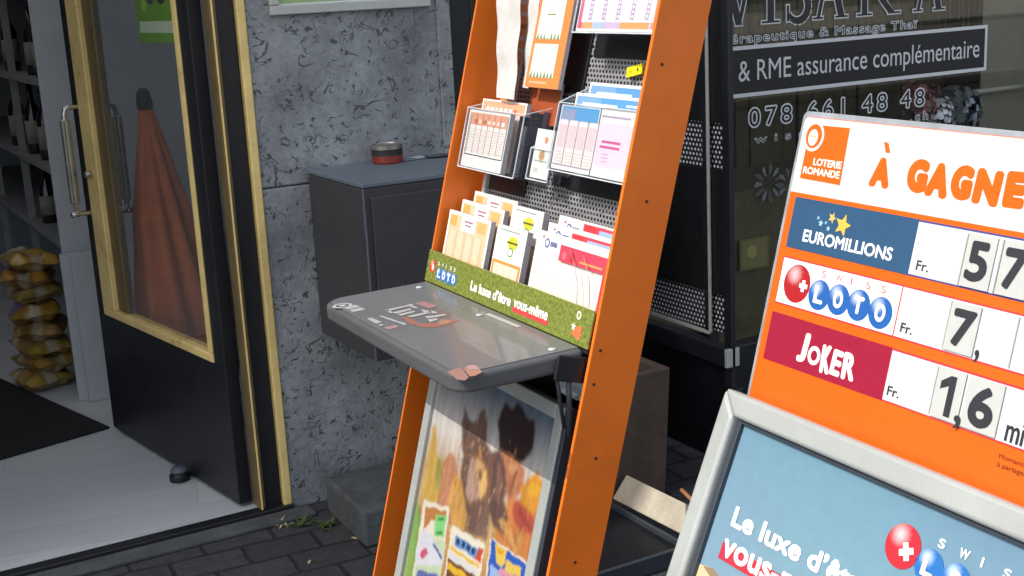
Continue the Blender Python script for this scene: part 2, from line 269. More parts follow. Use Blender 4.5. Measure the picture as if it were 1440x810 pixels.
SHELF_ART = [('#c08084', 1, [(1.1322, 2.4723), (1.1575, 2.476), (1.162, 2.4162), (1.1386, 2.4116)]), ('#b85a3c', 1, [(1.0625, 2.395), (1.0738, 2.3714), (1.0679, 2.3168), (1.0978, 2.296), (1.1362, 2.2997), (1.1424, 2.2762), (1.1142, 2.2687), (1.0823, 2.2648), (1.0612, 2.2825), (1.0521, 2.3257)]), ('#c88a4a', 2, [(1.1038, 2.2999), (1.1191, 2.3142), (1.1313, 2.2902), (1.1084, 2.2692), (1.0972, 2.2787)]), ('#d8d4d4', 3, [(1.0567, 2.4674), (1.1042, 2.4712), (1.1022, 2.4579), (1.0579, 2.4517)]), ('#d8d4d4', 3, [(1.0567, 2.4674), (1.0659, 2.4694), (1.0649, 2.4311), (1.0574, 2.4327)]), ('#d8d4d4', 3, [(1.1011, 2.4689), (1.126, 2.4726), (1.1264, 2.4601), (1.1037, 2.4566)]), ('#d8d4d4', 3, [(1.113, 2.4585), (1.1199, 2.4597), (1.1226, 2.4303), (1.1144, 2.4306)]), ('#d8d4d4', 3, [(1.0636, 2.4371), (1.1061, 2.4396), (1.1041, 2.4266), (1.0637, 2.4196)]), ('#d8d4d4', 3, [(1.0654, 2.4144), (1.1038, 2.4171), (1.1018, 2.4043), (1.0656, 2.3971)]), ('#d8d4d4', 3, [(1.0727, 2.3863), (1.1223, 2.3867), (1.1241, 2.3737), (1.0773, 2.3702)]), ('#d8d4d4', 3, [(1.1205, 2.4174), (1.1273, 2.397), (1.1215, 2.3683), (1.115, 2.3719), (1.115, 2.393)]), ('#d8d4d4', 3, [(1.1331, 2.3919), (1.1368, 2.3742), (1.1316, 2.3596), (1.1236, 2.3684)]), ('#d8d4d4', 3, [(1.1015, 2.357), (1.1458, 2.3427), (1.1363, 2.332), (1.0978, 2.3369)]), ('#d8d4d4', 3, [(1.0947, 2.3305), (1.1166, 2.3256), (1.1088, 2.3139), (1.0895, 2.3076)]), ('#d8d4d4', 3, [(1.0283, 2.429), (1.0349, 2.4281), (1.0472, 2.3299), (1.0391, 2.3233)]), ('#d8d4d4', 3, [(1.0002, 2.4294), (1.0112, 2.4294), (1.0138, 2.3809), (0.9992, 2.375)]), ('#d8d4d4', 3, [(0.9985, 2.3666), (1.0079, 2.3677), (1.0063, 2.3555), (0.9963, 2.355)]), ('#c89494', 2, [(0.9984, 2.34), (1.0264, 2.343), (1.0254, 2.3216), (1.0004, 2.3163)]), ('#c08070', 1, [(0.9651, 1.9865), (0.9943, 1.9904), (0.9852, 1.9514), (0.9793, 1.9296), (0.9647, 1.9178), (0.9568, 1.932)]), ('#d08a68', 1, [(0.9942, 1.9767), (1.0115, 1.9903), (1.0227, 1.9841), (1.0121, 1.9405), (0.9921, 1.9298), (0.9823, 1.9325)]), ('#d8a8a0', 2, [(1.0013, 1.9874), (1.0176, 1.991), (1.0215, 1.9766), (1.0153, 1.9596), (1.0012, 1.9655)])]
Y0 = 3.688
FAC = Fr((0, Y0, 0), (1, 0, 0), (0, 0, 1))          # a = x, b = z, c = towards the street

# ------------------------------------------------------------------ materials of the place
def stone_mat():
    m, t, n, l, p = new_mat("fleck_stone")
    tc = N(n, "ShaderNodeTexCoord"); O = tc.outputs["Object"]
    big = N(n, "ShaderNodeTexNoise", Scale=3.2, Detail=6, Roughness=.7); fine = N(n, "ShaderNodeTexNoise", Scale=45, Detail=5, Roughness=.7)
    for q in (big, fine): l.new(O, q.inputs["Vector"])
    rp = N(n, "ShaderNodeValToRGB"); e = rp.color_ramp.elements; e[0].position = .34; e[1].position = .66
    e[0].color = lin('#71757a'); e[1].color = lin('#a9adb0'); l.new(big.outputs[0], rp.inputs[0])
    mf = N(n, "ShaderNodeMapRange"); l.new(fine.outputs[0], mf.inputs[0]); mf.inputs[1].default_value = .3; mf.inputs[2].default_value = .7; mf.inputs[3].default_value = .78; mf.inputs[4].default_value = 1.15
    mm = N(n, "ShaderNodeMix", data_type='RGBA', blend_type='MULTIPLY'); mm.inputs[0].default_value = 1; l.new(rp.outputs[0], mm.inputs[6]); l.new(mf.outputs[0], mm.inputs[7])
    def flecks(scale, dist, width, mscale, lo, hi, seed):
        mp = N(n, "ShaderNodeMapping"); mp.inputs["Location"].default_value = (seed, seed*.7, seed*.3); l.new(O, mp.inputs[0])
        a = N(n, "ShaderNodeTexNoise", Scale=scale, Detail=1.5, Distortion=dist); l.new(mp.outputs[0], a.inputs["Vector"])
        s1 = N(n, "ShaderNodeMath", operation='SUBTRACT'); l.new(a.outputs[0], s1.inputs[0]); s1.inputs[1].default_value = .5
        s2 = N(n, "ShaderNodeMath", operation='ABSOLUTE'); l.new(s1.outputs[0], s2.inputs[0])
        s3 = N(n, "ShaderNodeMapRange"); l.new(s2.outputs[0], s3.inputs[0]); s3.inputs[1].default_value = width*.35; s3.inputs[2].default_value = width; s3.inputs[3].default_value = 1; s3.inputs[4].default_value = 0
        b = N(n, "ShaderNodeTexNoise", Scale=mscale, Detail=3); l.new(mp.outputs[0], b.inputs["Vector"])
        s4 = N(n, "ShaderNodeMapRange"); l.new(b.outputs[0], s4.inputs[0]); s4.inputs[1].default_value = lo; s4.inputs[2].default_value = hi
        r = N(n, "ShaderNodeMath", operation='MULTIPLY'); l.new(s3.outputs[0], r.inputs[0]); l.new(s4.outputs[0], r.inputs[1]); return r
    f1 = flecks(13, 1.2, .028, 21, .54, .60, 3.1); f2 = flecks(24, .9, .045, 33, .56, .62, 9.7)
    f3 = flecks(38, .8, .04, 14, .56, .66, 5.3); f0 = N(n, "ShaderNodeMath", operation='MAXIMUM'); l.new(f1.outputs[0], f0.inputs[0]); l.new(f2.outputs[0], f0.inputs[1]); f = N(n, "ShaderNodeMath", operation='MAXIMUM'); l.new(f0.outputs[0], f.inputs[0]); l.new(f3.outputs[0], f.inputs[1])
    m2 = N(n, "ShaderNodeMix", data_type='RGBA'); l.new(f.outputs[0], m2.inputs[0]); l.new(mm.outputs[2], m2.inputs[6]); m2.inputs[7].default_value = lin('#50555a')
    l.new(m2.outputs[2], p.inputs["Base Color"]); p.inputs["Roughness"].default_value = .62
    h = N(n, "ShaderNodeMath", operation='SUBTRACT'); l.new(fine.outputs[0], h.inputs[0]); l.new(f.outputs[0], h.inputs[1])
    bp = N(n, "ShaderNodeBump", Strength=.5, Distance=.006); l.new(h.outputs[0], bp.inputs["Height"]); l.new(bp.outputs[0], p.inputs["Normal"])
    return m

def paver_mat():
    m, t, n, l, p = new_mat("paving")
    tc = N(n, "ShaderNodeTexCoord"); mp = N(n, "ShaderNodeMapping"); mp.inputs["Rotation"].default_value = (0, 0, R(4)); l.new(tc.outputs["Object"], mp.inputs[0])
    wz = N(n, "ShaderNodeTexNoise", Scale=9, Detail=3); l.new(mp.outputs[0], wz.inputs["Vector"])
    ad = N(n, "ShaderNodeMix", data_type='VECTOR'); ad.inputs[0].default_value = .02; l.new(mp.outputs[0], ad.inputs[4]); l.new(wz.outputs["Color"], ad.inputs[5])
    br = N(n, "ShaderNodeTexBrick", Scale=1.0); l.new(ad.outputs[1], br.inputs["Vector"]); br.inputs["Brick Width"].default_value = .21; br.inputs["Row Height"].default_value = .13; br.inputs["Mortar Size"].default_value = .007; br.inputs["Mortar Smooth"].default_value = .4
    br.inputs["Color1"].default_value = (.030, .031, .035, 1); br.inputs["Color2"].default_value = (.05, .051, .056, 1); br.inputs["Mortar"].default_value = (.014, .014, .016, 1)
    a = N(n, "ShaderNodeTexNoise", Scale=28, Detail=7, Roughness=.7); l.new(tc.outputs["Object"], a.inputs["Vector"])
    mr = N(n, "ShaderNodeMapRange"); l.new(a.outputs[0], mr.inputs[0]); mr.inputs[1].default_value = .25; mr.inputs[2].default_value = .75; mr.inputs[3].default_value = .5; mr.inputs[4].default_value = 1.5
    mm = N(n, "ShaderNodeMix", data_type='RGBA', blend_type='MULTIPLY'); mm.inputs[0].default_value = 1; l.new(br.outputs[0], mm.inputs[6]); l.new(mr.outputs[0], mm.inputs[7]); l.new(mm.outputs[2], p.inputs["Base Color"])
    p.inputs["Roughness"].default_value = .75
    hh = N(n, "ShaderNodeMath", operation='MULTIPLY_ADD'); l.new(br.outputs["Fac"], hh.inputs[0]); hh.inputs[1].default_value = -1.2; l.new(a.outputs[0], hh.inputs[2])
    bp = N(n, "ShaderNodeBump", Strength=.8, Distance=.008); l.new(hh.outputs[0], bp.inputs["Height"]); l.new(bp.outputs[0], p.inputs["Normal"]); return m

def plank_floor_mat():
    m, t, n, l, p = new_mat("laminate")
    tc = N(n, "ShaderNodeTexCoord"); mp = N(n, "ShaderNodeMapping"); l.new(tc.outputs["Object"], mp.inputs[0]); mp.inputs["Rotation"].default_value = (0, 0, R(14))
    br = N(n, "ShaderNodeTexBrick", Scale=1.0); l.new(mp.outputs[0], br.inputs["Vector"]); br.inputs["Brick Width"].default_value = 1.3; br.inputs["Row Height"].default_value = .19; br.inputs["Mortar Size"].default_value = .0015
    br.inputs["Color1"].default_value = lin('#b9bdc0'); br.inputs["Color2"].default_value = lin('#cacdce'); br.inputs["Mortar"].default_value = lin('#a6aaad')
    m2 = N(n, "ShaderNodeMapping"); m2.inputs["Scale"].default_value = (2, 30, 2); m2.inputs["Rotation"].default_value = (0, 0, R(14)); l.new(tc.outputs["Object"], m2.inputs[0])
    a = N(n, "ShaderNodeTexNoise", Scale=2, Detail=6); l.new(m2.outputs[0], a.inputs["Vector"]); mr = N(n, "ShaderNodeMapRange"); l.new(a.outputs[0], mr.inputs[0]); mr.inputs[3].default_value = .78; mr.inputs[4].default_value = 1.15
    mm = N(n, "ShaderNodeMix", data_type='RGBA', blend_type='MULTIPLY'); mm.inputs[0].default_value = 1; l.new(br.outputs[0], mm.inputs[6]); l.new(mr.outputs[0], mm.inputs[7]); l.new(mm.outputs[2], p.inputs["Base Color"])
    p.inputs["Roughness"].default_value = .42; return m

def perf_mat(name, c, pitch, frac, hole=None, slot=1.0):
    """perforated sheet: staggered holes from UV metres; holes are open, or filled with what lies behind when 'hole' is given"""
    m, t, n, l, p = new_mat(name); tc = N(n, "ShaderNodeTexCoord"); sp = N(n, "ShaderNodeSeparateXYZ"); l.new(tc.outputs["UV"], sp.inputs[0])
    def mth(op, a, b=None, cc=None):
        q = N(n, "ShaderNodeMath", operation=op)
        for i, x in enumerate((a, b, cc)):
            if x is None: continue
            if isinstance(x, (int, float)): q.inputs[i].default_value = x
            else: l.new(x, q.inputs[i])
        return q.outputs[0]
    y = mth('DIVIDE', sp.outputs[1], pitch*.866*slot); row = mth('FLOOR', y); par = mth('MULTIPLY', mth('FLOORED_MODULO', row, 2.0), .5)
    x = mth('ADD', mth('DIVIDE', sp.outputs[0], pitch), par)
    fx = mth('SUBTRACT', mth('FRACT', x), .5); fy = mth('MULTIPLY', mth('SUBTRACT', mth('FRACT', y), .5), .866)
    d = mth('SQRT', mth('ADD', mth('MULTIPLY', fx, fx), mth('MULTIPLY', fy, fy))); h = mth('LESS_THAN', d, frac)
    p.inputs["Roughness"].default_value = .45; p.inputs["Base Color"].default_value = lin(c); p.inputs["Metallic"].default_value = .2
    out = n["Material Output"]; mx = N(n, "ShaderNodeMixShader"); l.new(h, mx.inputs[0]); l.new(p.outputs[0], mx.inputs[1])
    if hole: q = N(n, "ShaderNodeBsdfDiffuse"); q.inputs[0].default_value = lin(hole)
    else: q = N(n, "ShaderNodeBsdfTransparent")
    l.new(q.outputs[0], mx.inputs[2]); l.new(mx.outputs[0], out.inputs[0]); return m

M = {
 'stone': stone_mat(), 'paving': paver_mat(), 'laminate': plank_floor_mat(),
 'render': mat('pale render', '#9a958c', .8, var=.12, bump=.4), 'inwall': mat('painted inner wall', '#8f949a', .7, var=.08, scale=4), 'ceil': mat('ceiling paint', '#b8b8b6', .8, var=.05),
 'blackmetal': mat('black painted metal', '#1b1d24', .42, .0, var=.3, scale=6, bump=.08), 'gold': mat('anodised gold', '#f2d48c', .3, .08, var=.18, scale=9), 'dim_gold': mat('dull bronze', '#6d5e40', .45, .1, var=.25),
 'steel': mat('brushed steel', '#a9a7a0', .3, .85, var=.2, scale=20), 'chrome': mat('bright steel', '#c5c6c8', .18, .95, var=.1), 'alu': mat('satin aluminium', '#bfc2bd', .42, .35, var=.10, scale=8),
 'shelfshade': mat('shaded white board', '#77797a', .6, var=.1), 'white': mat('white laminate', '#b4b8bc', .5, var=.06, scale=5), 'mat': mat('black rib mat', '#121215', .95, var=.4, scale=60, bump=.6), 'conc': mat('concrete', '#8b8a86', .85, var=.25, scale=8, bump=.7, bscale=60),
 'oldconc': mat('weathered concrete', '#4c4f50', .9, var=.45, scale=9, bump=.8, bscale=45), 'cabtop': mat('grey cabinet lid', '#66707a', .5, var=.18, scale=7), 'cab': mat('dark grey cabinet paint', '#3c3b3e', .45, var=.2, scale=5, bump=.05),
 'orange': mat('orange powder coat', '#e8741c', .38, var=.12, scale=2.5, coat=.1, bump=.015, bscale=120), 'orangebright': mat('orange enamel', '#ee7a1c', .3, var=.05, scale=5), 'blackplate': mat('black plastic plate', '#15151a', .45, var=.3, scale=20),
 'tray': mat('dark grey moulded plastic', '#545558', .42, var=.10, scale=7, bump=.12, bscale=300), 'traytop': mat('grey laminate top', '#696a6d', .3, var=.10, scale=5, coat=.3),
 'paper': mat('paper', '#c6c4c1', .8, var=.14, scale=26), 'papergrey': mat('paper block edge', '#b8b4ba', .8, var=.15, scale=90), 'frame': mat('pale grey snap frame', '#a8acaa', .38, .15, var=.07, scale=10, coat=.1), 'lip': mat('dark frame lip', '#3c434c', .4, .2, var=.1),
 'planter': mat('brown clay planter', '#51433a', .85, var=.35, scale=7, bump=.5), 'soil': mat('dark soil', '#1d1713', .95, var=.5, scale=50, bump=1), 'plank': mat('pale cement board', '#b3aa98', .85, var=.22, scale=16, bump=.5),
 'terracotta': mat('terracotta stick', '#a8704a', .7, var=.2), 'parasol': mat('rust red canvas', '#d0703c', .85, var=.2, scale=14, bump=.25, bscale=350), 'black': mat('black cap', '#0f0f12', .5, var=.2),
 'glass': clear_mat('door glass', (.93, .95, .96), .8, haze=.03, hz=(.7, .74, .78)), 'shopglass': clear_mat('shop window glass', (.86, .86, .83), .9, rough=.015), 'acrylic': clear_mat('clear acrylic', (.97, .98, .99), .9, haze=.012, hz=(.85, .88, .92)), 'acedge': clear_mat('acrylic edge', (.7, .75, .82), 1, haze=.55, hz=(.86, .9, .95)),
 'sheet': clear_mat('grey acrylic sheet', (.6, .64, .68), .9, haze=.45, hz=(.55, .6, .66)),
 'print': print_mat('printed paper', .5, tone=.92), 'gloss': print_mat('glossy print', .22, .5), 'vinyl': print_mat('vinyl lettering', .5),
 'perf': perf_mat('perforated grey sheet', '#98989a', .0125, .30, slot=.92), 'perfblack': perf_mat('perforated black sheet', '#17181c', .0175, .27, hole='#c6cbd2'),
 'bluegrey': mat('faded plastic', '#5a626e', .5), 'curtain': mat('olive curtain', '#6a6650', .9, var=.3, scale=8), 'bead': mat('straw bead strand', '#5f563a', .6, var=.3), 'darkroom': mat('dark salon wall', '#2c2a27', .8, var=.2, scale=3),
 'pink': mat('pink silk petals', '#c98a94', .8, var=.2), 'palegrey': mat('white silk petals', '#b9bfc6', .8, var=.15), 'greypetal': mat('grey blue petals', '#6f7a86', .8, var=.2),
 'leaf': mat('weed leaves', '#4a5a2c', .7, var=.4), 'straw': mat('dry straw', '#b9ac86', .8, var=.2), 'crisps': print_mat('crisp packet foil', .3, .3), 'bottle': mat('dark wine glass', '#1a0f12', .12, var=.2, coat=.3), 'bottlelabel': mat('dull paper label', '#77746a', .8, var=.3, scale=40), 'bottlelabel': mat('dull paper label', '#77746a', .8, var=.3, scale=40), 'navy': mat('navy plastic', '#2a2c40', .3, var=.2), 'wire': mat('thin steel wire', '#8e8e8a', .35, .6), 'bag': mat('white plastic film', '#b9c3cb', .35, var=.12), 'yellow': print_mat('yellow card', .5),
}
def struct(mb, name, m, **k): return tag(mb.link(name, m, **k), kind='structure')

# ------------------------------------------------------------------ ground and floors
g = MB(); g.quad([(-60, -60, 0), (60, -60, 0), (60, Y0, 0), (-60, Y0, 0)]); struct(g, 'pavement', M['paving'])
g = MB(); g.quad([(-60, Y0+.02, -.03), (60, Y0+.02, -.03), (60, 60, -.03), (-60, 60, -.03)]); struct(g, 'ground', M['oldconc'])
g = MB(); g.box(-3.2, 1.62, Y0+.03, 9, -.02, .02); struct(g, 'shop_floor', M['laminate'])
g = MB(); g.box(-.4, 1.215, Y0-.02, Y0+.028, .001, .024); tag(g.link('door_sill', M['blackmetal'], bevel=.003), "black metal door sill along the edge of the shop floor", "door sill")
g = MB(); g.box(-.4, 1.26, Y0-.1, Y0-.022, .001, .014); tag(g.link('doorstep', M['oldconc'], bevel=.004), "narrow worn concrete doorstep strip in front of the black door sill", "doorstep")

g = MB(); g.quad([(-60, -40, .004), (60, -40, .004), (60, -4.5, .004), (-60, -4.5, .004)]); struct(g, 'road', mat('pale worn asphalt', '#7c7a74', .85, var=.3, scale=.6))
g = MB(); g.box(-60, 60, -4.5, -4.3, .0, .12); g.box(-60, 60, -16.2, -16, 0, .12); struct(g, 'kerb', M['conc'], bevel=.02)
g = MB(); g.quad([(-60, -30, .008), (60, -30, .008), (60, -16.2, .008), (-60, -16.2, .008)]); struct(g, 'far_pavement', mat('pale paving', '#b5b0a4', .85, var=.15, scale=1.5))
# ------------------------------------------------------------------ facade
f = thing('stone_pier', "grey marbled stone wall between the open door and the dark window", "wall", (1.5, Y0, 0))
g = MB(FAC); g.box(1.215, 1.872, 0, 1.028, -.3, 0); g.box(1.215, 1.872, 1.033, 2.3, -.3, 0); g.link('stone_slab', M['stone'], f, bevel=.004)
g = MB(FAC); g.box(1.218, 1.87, .0, 2.3, -.29, -.006); g.link('joint', M['oldconc'], f)
g = MB(FAC); g.box(1.83, 1.876, 0, 2.3, .0005, .012); g.link('corner_strip', M['stone'], f, bevel=.003)
g = MB(FAC); g.box(-7, 12, 2.3, 7.6, -.3, .0); g.box(-7, -2.6, 0, 2.3, -.3, 0); g.box(4.95, 12, 0, 2.3, -.3, 0); g.box(-.55, -.41, 0, 2.3, -.3, 0)
tag(g.link('upper_facade', M['render']), "plain rendered upper storey of the building above the shopfronts", "wall")
g = MB(); g.box(1.62, 1.72, Y0+.31, 9, -.02, 2.7); g.box(-3.3, 1.72, 9, 9.1, -.02, 2.7); g.box(-3.3, -3.2, Y0+.31, 9, -.02, 2.7)
tag(g.link('shop_inner_wall', M['inwall']), "plain grey inner walls of the shop behind the open door", "wall")
g = MB(); g.box(-3.3, -.8, Y0+.31, 9.1, 2.71, 2.8); g.box(-.8, 1.72, 6.6, 9.1, 2.71, 2.8); tag(g.link('shop_ceiling', M['ceil']), "pale ceiling of the shop behind the open door", "ceiling")
g = MB(); g.quad([(-.8, Y0+.31, 2.75), (1.72, Y0+.31, 2.75), (1.72, 6.6, 2.75), (-.8, 6.6, 2.75)])
def opal():
    m, t, n, l, p = new_mat("opal glass"); n.remove(p); q = N(n, "ShaderNodeBsdfTranslucent"); q.inputs[0].default_value = (.30, .30, .31, 1); l.new(q.outputs[0], n["Material Output"].inputs[0]); return m
tag(g.link('fill_panel', opal()), "unseen opal panel added to brighten the front of the shop", "fill_panel")  # unseen opal sheet, added to let soft daylight into the shop
t = thing('added_window', "large clear window added left of the open door to let light in", "window", (-1.5, Y0, 0))  # out of view, added for daylight inside the shop
g = MB(FAC); g.box(-2.6, -.55, .1, 2.2, -.1, -.09); g.link('pane', M['glass'], t)
g = MB(FAC); g.box(-2.6, -.55, 0, .1, -.14, -.04); g.box(-2.6, -.55, 2.2, 2.3, -.14, -.04); g.link('frame', M['blackmetal'], t, bevel=.004)

# door frame (black with gold edges) and the open door
t = thing('door_frame', "black metal door frame with gold edge strips beside the stone wall", "door frame", (1.165, Y0, 0))
g = MB(FAC); g.box(1.128, 1.186, .003, 2.3, -.10, -.012); g.box(-.40, -.34, .003, 2.3, -.10, -.012); g.box(-.34, 1.128, 2.2, 2.3, -.10, -.012); g.link('post', M['blackmetal'], t, bevel=.004)
g = MB(FAC); g.box(1.108, 1.127, .026, 2.2, -.055, .006); g.link('gold_strip', M['dim_gold'], t, bevel=.003)
g = MB(FAC); g.box(1.112, 1.117, .026, 2.2, .0065, .012); g.link('gold_strip', M['gold'], t, bevel=.001)
g = MB(FAC); g.box(1.187, 1.214, .003, 2.3, -.05, .008); g.link('gold_strip', M['gold'], t, bevel=.004)
HX = Vector((1.085, 3.752, .03)); du = Vector((-.1484, .989, 0)).normalized()
DR = Fr(HX, -du, (0, 0, 1))          # a = -(distance from hinge); n points to the street side (-x)
t = thing('shop_door', "open black shop door with gold framed glass and steel pull handle", "door", HX)
def D(mb, d0, d1, z0, z1, c0, c1): return mb.box(-d1, -d0, z0-.03, z1-.03, c0, c1)
g = MB(DR); D(g, 0.0, 1.05, .032, .485, -.022, .022); D(g, 0, .075, .485, 2.15, -.022, .022); D(g, .985, 1.05, .485, 2.15, -.022, .022); D(g, .075, .985, 2.05, 2.15, -.022, .022)
g.link('leaf_frame', M['blackmetal'], t, bevel=.003)
g = MB(DR); D(g, .0755, .105, .515, 2.05, -.02, .027); D(g, .875, .9845, .515, 2.05, -.02, .027); D(g, .0755, .9845, .4855, .5145, -.02, .027); D(g, .105, .875, 2.02, 2.05, -.02, .027); gf = g.link('glazing_bead', M['gold'], t, bevel=.004)
g = MB(DR); D(g, .79, .8745, .515, 2.02, -.018, .01); g.link('inner_stile', M['dim_gold'], t, bevel=.004)  # gold like the bead, its shade put into a darker colour
g = MB(DR); D(g, .106, .789, .516, 2.019, -.004, .002); g.link('glass', M['glass'], t)
def pull(sgn):
    d = .985 if sgn > 0 else .905
    P = lambda dd, z, c: DR.P(-dd, z-.03, c*sgn)
    hb = MB(DR); hb.tube([P(d, 1.246, .02), P(d, 1.246, .062), P(d, 1.240, .074), P(d, 1.22, .079), P(d, .895, .079), P(d, .872, .074), P(d, .866, .062), P(d, .866, .02)], .009, 12)
    hb.tube([P(d, .866, .07), P(d, .866, .098)], .010, 12)
    h = hb.link('pull_handle', M['chrome'], t, smooth=True)
    gr = MB(DR); gr.lathe(P(d, .905, .079), [(.012, 0), (.0165, .004), (.0165, .296), (.012, .3)], 40, lambda u, hh: 1+.05*math.cos(u*2*math.pi*14)); gr.link('grip', M['steel'], h)
pull(1); pull(-1)
g = MB(DR); g.tube([DR.P(-.93, .98, .022), DR.P(-.93, .98, .05)], .012, 14); g.link('lock_cylinder', M['steel'], t, smooth=True)
g = MB(DR); P_ = Print(DR, .0045)
flyer = thing('flyer', "green flyer stuck on the glass near the top of the door", "flyer", DR.P(-.26, 1.45, .004))
P_.rect(-.415, -.13, 1.44, 1.75, '#5f8a3a', 0); P_.rect(-.40, -.15, 1.47, 1.505, '#a8b8a0', 1); P_.disc(-.22, 1.60, .045, '#3a3440', 1); P_.disc(-.30, 1.585, .03, '#4b3a44', 1); P_.rect(-.41, -.14, 1.65, 1.69, '#b9c76a', 1); P_.disc(-.35, 1.555, .02, '#88a848', 2)
P_.link('printed_sheet', M['print'], flyer)

st = thing('door_stop', "small black rubber door stop on the pale floor by the door", "door stop", (.972, 4.11, .02))
g = MB(); g.lathe(Vector((.972, 4.11, .021)), [(.034, 0), (.034, .018), (.026, .030)], 24); g.link('base', M['black'], st, bevel=.003)
g = MB(); g.lathe(Vector((.972, 4.11, .0512)), [(.027, 0), (.029, .006), (.022, .016), (.0, .018)], 24); g.link('bumper', M['bluegrey'], st, smooth=True)

# ------------------------------------------------------------------ inside the shop
mf = Fr((.897, 4.806, .0205), (-.413, -.106, 0), (-.25, .994, 0)); mf.v = (mf.v-mf.u*mf.v.dot(mf.u)).normalized(); 
mf = Fr((.897, 4.806, .021), (.413, .106, 0), mf.v)
g = MB(mf); g.box(-1.6, 0, 0, 1.05, 0, .009); tag(g.link('door_mat', M['mat'], bevel=.003), "black entrance mat lying on the shop floor", "mat")

u = thing('parasol', "closed rust red parasol standing behind the door glass", "parasol", (1.2, 4.62, .02))
def fold(k, h): q = abs(math.sin(k*math.pi*9+h*1.6)); return 1+(.42*q-.26+.05*math.sin(k*40+h*9))*min(1, max(0, (1.28-h)*2))
g = MB(); g.lathe(Vector((1.19, 4.64, 0)), [(.06, .10), (.15, .11), (.150, .3), (.128, .55), (.092, .85), (.058, 1.05), (.040, 1.15), (.024, 1.235)], 160, fold, axis=Vector((-.055, -.02, 1)))
g.link('canopy', M['parasol'], u, smooth=True)
g = MB(); g.lathe(Vector((1.19, 4.64, 0)), [(.027, 1.225), (.029, 1.25), (.022, 1.285), (.012, 1.30)], 20, axis=Vector((-.055, -.02, 1))); g.link('tip_cap', M['black'], u, smooth=True)
g = MB(); g.tube([(1.19, 4.64, .021), (1.17, 4.63, .3)], .018, 12); g.link('pole', M['steel'], u)

s = thing('display_shelf', "white shelving unit with solid end panel inside the shop", "shelf", (1.2, 5.4, .02))
g = MB(); g.box(.893, 1.6, 5.3, 5.325, .02, 2.1); g.link('end_panel', M['white'], s, bevel=.002)
g = MB(); g.box(1.56, 1.6, 5.326, 8.4, .02, 2.1); g.link('back_panel', M['shelfshade'], s)  # darker copy of the white, shade inside the shelving put into the colour
for z in (.62, .93, 1.285, 1.66): g = MB(); g.box(.91, 1.559, 5.326, 8.4, z, z+.025); g.link('shelf_board', M['shelfshade'], s, bevel=.002)
for y in (6.2, 7.1, 8.0): g = MB(); g.box(.92, .95, y, y+.03, .02, 2.1); g.link('upright', M['shelfshade'], s)
g = MB(); g.box(.0, 1.6, 8.45, 8.5, .02, 2.1); tag(g.link('partition', M['inwall']), "grey partition at the back of the shop behind the shelving", "partition")
lb = [("dark red wine bottle standing on the upper white shelf", .97, 5.62, 1.31, .036, .30), ("dark bottle with pale label, second on the upper shelf", .98, 5.86, 1.31, .036, .29), ("dark bottle on the middle shelf behind the white end panel", .97, 5.75, .955, .036, .30), ("tall dark bottle at the back of the middle shelf", .97, 6.05, .955, .036, .31), ("dark bottle far back on the upper shelf", .97, 6.4, 1.31, .036, .3), ("dark bottle far back on the middle shelf", .97, 6.5, .955, .036, .3), ("dark bottle on the lower shelf above the crisp packets", .98, 6.0, .645, .036, .26)]
for L, x, y, z, r, h in lb:
    b = thing('bottle', L, "bottle", (x, y, z), "bottles on the white shelving")
    g = MB(); g.lathe(Vector((x, y, z)), [(r*.9, .0), (r, .01), (r, h*.6), (r*.4, h*.75), (r*.36, h)], 20); g.link('glass_body', M['bottle'], b, smooth=True)
    g = MB(); g.lathe(Vector((x, y, z)), [(r+.001, h*.15), (r+.001, h*.48)], 20); g.link('label', M['bottlelabel'], b, smooth=True)
lc = ["topmost orange crisp packet of the pile by the end panel", "orange crisp packet with purple seal, second from the top of the pile", "golden crisp packet, third from the top of the pile", "golden crisp packet with purple seal, fourth from the top of the pile", "brownish crisp packet in the middle of the pile", "dull golden crisp packet, third from the bottom of the pile", "brownish crisp packet, second from the bottom of the pile", "lowest golden crisp packet of the pile on the floor"]
